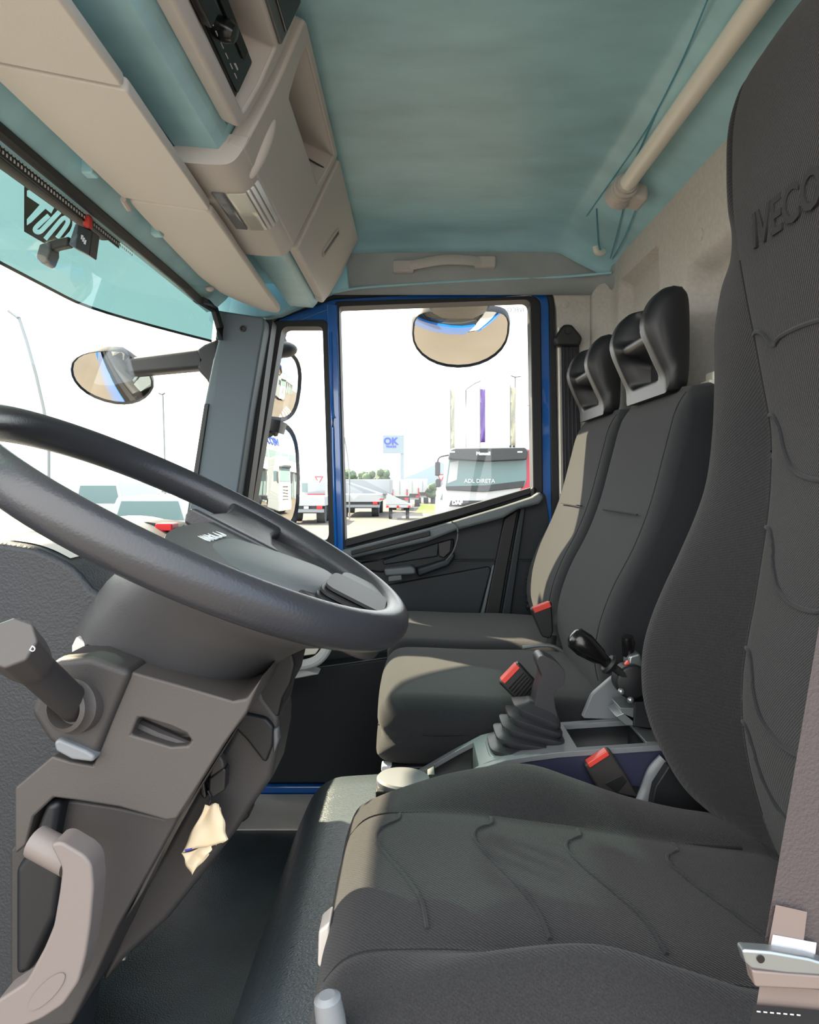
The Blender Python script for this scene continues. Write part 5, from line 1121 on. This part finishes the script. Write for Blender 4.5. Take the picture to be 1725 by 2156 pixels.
flag('purple banner flag in the middle of the three', 1011, 1022, 819, 932, 'flagpurple', '', 45.0)
flag('tall cream banner flag, rightmost of the three', 1075, 1086, 816, 938, 'flagcream', 'USATO  DAILY'[:0]+'IVECO', 45.0)
def lamp(label, path, Yl, heads, r=0.06, name='street_lamp'):
    t = thing(name, label, 'street lamp', (fx(path[0][0], Yl), Yl, G))
    a = P(*path[0], Yl); MB().tube([Vector((a.x, a.y, G))]+[P(x, y, Yl) for x, y in path], r, 8).build('pole', M['pole'], t)
    for (x0, y0, x1, y1) in heads: MB().tube([P(x0, y0, Yl), P(x1, y1, Yl)], 0, 8, flat=(0.12, 0.05, (0, 0, 1))).build('lamp_head', M['pole'], t)
lamp('single arm street lamp between the cream and purple flags', [(981, 950), (981, 822), (984, 818), (1000, 807)], 50.0, [(1000, 807, 1012, 802)], 0.05)
lamp('twin head street lamp behind the rightmost flag', [(1084, 940), (1085, 795)], 55.0, [(1085, 794, 1076, 791), (1085, 794, 1097, 792)], 0.05)
lamp('small twin head street lamp at the right edge of the door window', [(1115, 930), (1115, 856)], 90.0, [(1115, 855, 1110, 853), (1115, 855, 1120, 853)], 0.06)
lamp('thin leaning pole just right of the blue window bar', [(736, 1000), (732, 960), (725, 920)], 41.0, [], 0.04, 'leaning_pole')
lamp('street lamp seen through the windscreen beside the pillar', [(348, 1000), (343, 833)], 40.0, [(343, 831, 335, 828), (343, 830, 347, 827)], 0.05)
lamp('tall bowed street lamp pole at the far left of the windscreen', [(103, 930), (92, 860), (76, 790), (56, 718), (40, 670)], 22.0, [(40, 670, 20, 655)], 0.05)
for lab, px, py, Yy in (('red and white triangular give way sign beyond the dropside lorry', 672, 1011, 55.0), ('red and white triangular give way sign peeping out left of the big truck', 929, 1006, 60.0)):
    t = thing('road_sign', lab, 'road sign', (fx(px, Yy), Yy, G)); c = P(px, py, Yy)
    MB().tube([(c.x, Yy+0.05, G), (c.x, Yy+0.05, c.z)], 0.04, 8).build('post', M['pole'], t)
    MB().prism([(c.x-0.36, c.z+0.3), (c.x+0.36, c.z+0.3), (c.x, c.z-0.34)], Yy-0.02, Yy).build('plate', M['truckred'], t)
    MB().prism([(c.x-0.20, c.z+0.20), (c.x+0.20, c.z+0.20), (c.x, c.z-0.16)], Yy-0.04, Yy-0.021).build('plate_centre', M['paint'], t)
def tree(label, px, Yt, top_, wd, base_=None):
    t = thing('tree', label, 'tree', (fx(px, Yt), Yt, G)); zt = P(0, top_, Yt).z; x = fx(px, Yt); mb = MB()
    rr = random.Random(px)
    for k in range(26):
        a = rr.random()*2*PI; q = rr.random(); h = rr.random()
        mb.ball((x+wd*0.5*math.cos(a)*q, Yt+wd*0.5*math.sin(a)*q, G+(zt-G)*(0.45+0.5*h)), wd*(0.16+0.12*rr.random()), 8, 6)
    mb.build('foliage', M['leaf'], t, smooth=0)
    MB().tube([(x, Yt, G), (x, Yt, G+(zt-G)*0.6)], 0.2, 8).build('trunk', M['hazedark'], t)
for lab, px, top_ in (('dark green tree top just right of the blue window bar', 736, 993), ('dark green tree top in the middle above the trailer', 769, 992), ('dark green tree top nearest the sign post', 802, 990)): tree(lab, px, 96.0+0.2*(px-736), top_, 2.2)
tree('green bush beside the grass strip left of the big truck', 912, 62.0, 1018, 1.0)
b_ = thing('flat_building', 'low flat roofed building on the horizon behind the trees', 'building', (fx(770, 130), 130, G))
MB().box((fx(728, 130), 130, G), (fx(800, 130), 140, P(0, 1003, 130).z)).build('block', M['flagcream'], b_); MB().box((fx(726, 130), 129.5, P(0, 1004, 130).z), (fx(802, 130), 140, P(0, 1002, 130).z)).build('roof_edge', M['hazegrey'], b_)
g = MB().loft([[(fx(874, 48), 48, G+0.01), (fx(930, 48), 48, G+0.01)], [(fx(888, 58), 58, G+0.25), (fx(935, 58), 58, G+0.25)]], cap=False, closed=False).build('grass', M['grass']); g['kind'] = 'stuff'; tag(g, 'yellow green grass strip at the foot of the bush', 'grass')
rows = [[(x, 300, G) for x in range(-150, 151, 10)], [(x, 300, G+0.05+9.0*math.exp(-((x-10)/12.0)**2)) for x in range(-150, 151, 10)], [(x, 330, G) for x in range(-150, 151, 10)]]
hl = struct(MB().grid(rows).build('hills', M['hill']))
# vehicles seen through the windscreen
def van(label, x0, x1, y0, y1, Yv, L=4.2):
    t = thing('parked_van', label, 'van', (fx((x0+x1)/2, Yv), Yv, G))
    w_ = x1-x0; h_ = y1-y0
    MB().prism(rnd(PX([(x0, y1), (x0, y0+h_*0.45), (x0+w_*0.12, y0), (x1-w_*0.12, y0), (x1, y0+h_*0.45), (x1, y1)], Yv), 0.08, 4), Yv, Yv+L).build('body', M['hazewhite'], t, bevel=0.05)
    MB().prism(PX([(x0+w_*0.10, y0+h_*0.42), (x0+w_*0.17, y0+h_*0.08), (x1-w_*0.17, y0+h_*0.08), (x1-w_*0.10, y0+h_*0.42)], Yv-0.02), Yv-0.02, Yv+0.02).build('rear_window', M['vglass'], t)
    for px in (x0+w_*0.05, x1-w_*0.05): MB().box(P(px-w_*0.03, y0+h_*0.62, Yv-0.03), P(px+w_*0.03, y0+h_*0.48, Yv+0.02)).build('tail_lamp', M['redlamp'], t)
    for px in (x0+w_*0.15, x1-w_*0.15): MB().lathe([(-0.1, 0.2), (-0.1, 0.34), (0.1, 0.34), (0.1, 0.2)], (fx(px, Yv), Yv+0.8, G+0.34), (1, 0, 0), 14).build('wheel', M['hazedark'], t)
    MB().box(P(x0+w_*0.02, y0+h_*0.9, Yv-0.05), P(x1-w_*0.02, y0+h_*0.82, Yv)).build('bumper', M['hazegrey'], t)
    return t
gz = lambda Yv: VY-(G)/Yv*F if False else VY+H/Yv*F
van('white estate car seen below the far wheel rim, right one of the two', 225, 405, 1046, gz(22), 22.0)
van('pale van seen below the far wheel rim, left one of the two', 150, 262, 1014, gz(30), 30.0)
van('pale minibus at the foot of the windscreen pillar', 330, 430, 1004, gz(48), 48.0)
# ------------------------------------------------------------------ what the door mirrors show: showroom and tractor unit to the rear right
bd = thing('showroom', 'white showroom building with blue lettering, seen in the two stacked door mirrors', 'building', (20, 8, G))
O = Vector((17.0, 3.5, 0)); ex = Vector((0.58, 0.81, 0)).normalized(); en = Vector((-0.81, 0.58, 0)).normalized()
def bp_(a, d, z): q = O+ex*a-en*d; return Vector((q.x, q.y, G+z))
def bbox(name, a0, a1, z0, z1, d0, d1, m):
    v = [bp_(a, d, z) for z in (z0, z1) for a, d in ((a0, d0), (a1, d0), (a1, d1), (a0, d1))]
    return MB().add(v, [(0, 3, 2, 1), (4, 5, 6, 7), (0, 1, 5, 4), (1, 2, 6, 5), (2, 3, 7, 6), (3, 0, 4, 7)]).build(name, M[m], bd)
bbox('upper_wall', 0, 40, 3.6, 8.2, 0, 14, 'bldg'); bbox('window_band', 1, 40, 5.0, 5.9, -0.05, 0.1, 'bglass'); bbox('shop_front', 0.3, 40, 0.0, 3.6, 1.5, 13, 'bglass')
for k in range(9): bbox('column', 0.3+4.6*k, 0.6+4.6*k, 0, 3.6, 0.3, 0.7, 'bldg')
for k in range(9): bbox('window_mullion', 1+4.4*k, 1.25+4.4*k, 4.9, 6.0, -0.08, 0.0, 'bldg')
text('wall_lettering', 'IVECO  MAN', 1.25, frame(bp_(6, -0.1, 7.0), -ex, (0, 0, 1)), M['signblue'], bd, 0.05, bold=0.04)
tr = thing('tractor_unit', 'white tractor unit before the showroom, seen in the lower door mirror', 'truck', (15, 11, G))
Ot = Vector((11.6, 7.7, 0)); tx = Vector((0.93, -0.37, 0)); tn = Vector((0.37, 0.93, 0))   # tx: rearward, faces the mirror
def tb(name, a0, a1, b0, b1, z0, z1, m, bev=0.03):
    v = [Vector((Ot+tx*a+tn*b)[:2]+(G+z,)) for z in (z0, z1) for a, b in ((a0, b0), (a1, b0), (a1, b1), (a0, b1))]
    return MB().add(v, [(0, 3, 2, 1), (4, 5, 6, 7), (0, 1, 5, 4), (1, 2, 6, 5), (2, 3, 7, 6), (3, 0, 4, 7)]).build(name, M[m], tr, bevel=bev)
tb('cab', 0, 2.2, -1.25, 1.25, 0.9, 3.3, 'bldg', 0.1); tb('roof_fairing', 0.4, 2.2, -1.2, 1.2, 3.2, 3.9, 'bldg', 0.15); tb('bumper', -0.1, 2.0, -1.25, 1.25, 0.3, 1.0, 'bldg', 0.08)
tb('windscreen', -0.03, 0.1, -1.1, 1.1, 2.2, 3.0, 'vglass'); tb('side_window', 0.3, 1.0, -1.28, -1.2, 2.2, 2.9, 'vglass'); tb('sun_visor', -0.25, 0.1, -1.15, 1.15, 3.0, 3.15, 'truckblack')
for k in range(5): tb('grille_bar', -0.04, 0.05, -0.55, 0.55, 1.0+0.22*k, 1.07+0.22*k, 'truckblack', 0.01)
tb('chassis', 2.0, 5.6, -0.5, 0.5, 0.7, 1.0, 'hazedark')
for a in (1.2, 4.6):
    for b in (-1.0, 1.0): q = Ot+tx*a+tn*b; MB().lathe([(-0.17, 0.28), (-0.17, 0.5), (0.17, 0.5), (0.17, 0.28)], (q.x, q.y, G+0.5), tn, 20).build('wheel', M['hazedark'], tr)
for s in (-1, 1): tb('mirror', -0.1, 0.1, s*1.4-0.1, s*1.4+0.1, 2.1, 2.8, 'truckblack')
cw = MB()
for k in range(7):
    a = Vector((4.0+0.9*k, 4.2+0.75*k, G+0.006)); cw.add([a, a+Vector((0.5, 0.25, 0)), a+Vector((-0.4, 2.3, 0)), a+Vector((-0.9, 2.05, 0))], [(0, 1, 2, 3)])
struct(cw.build('road_marking', M['paint']))
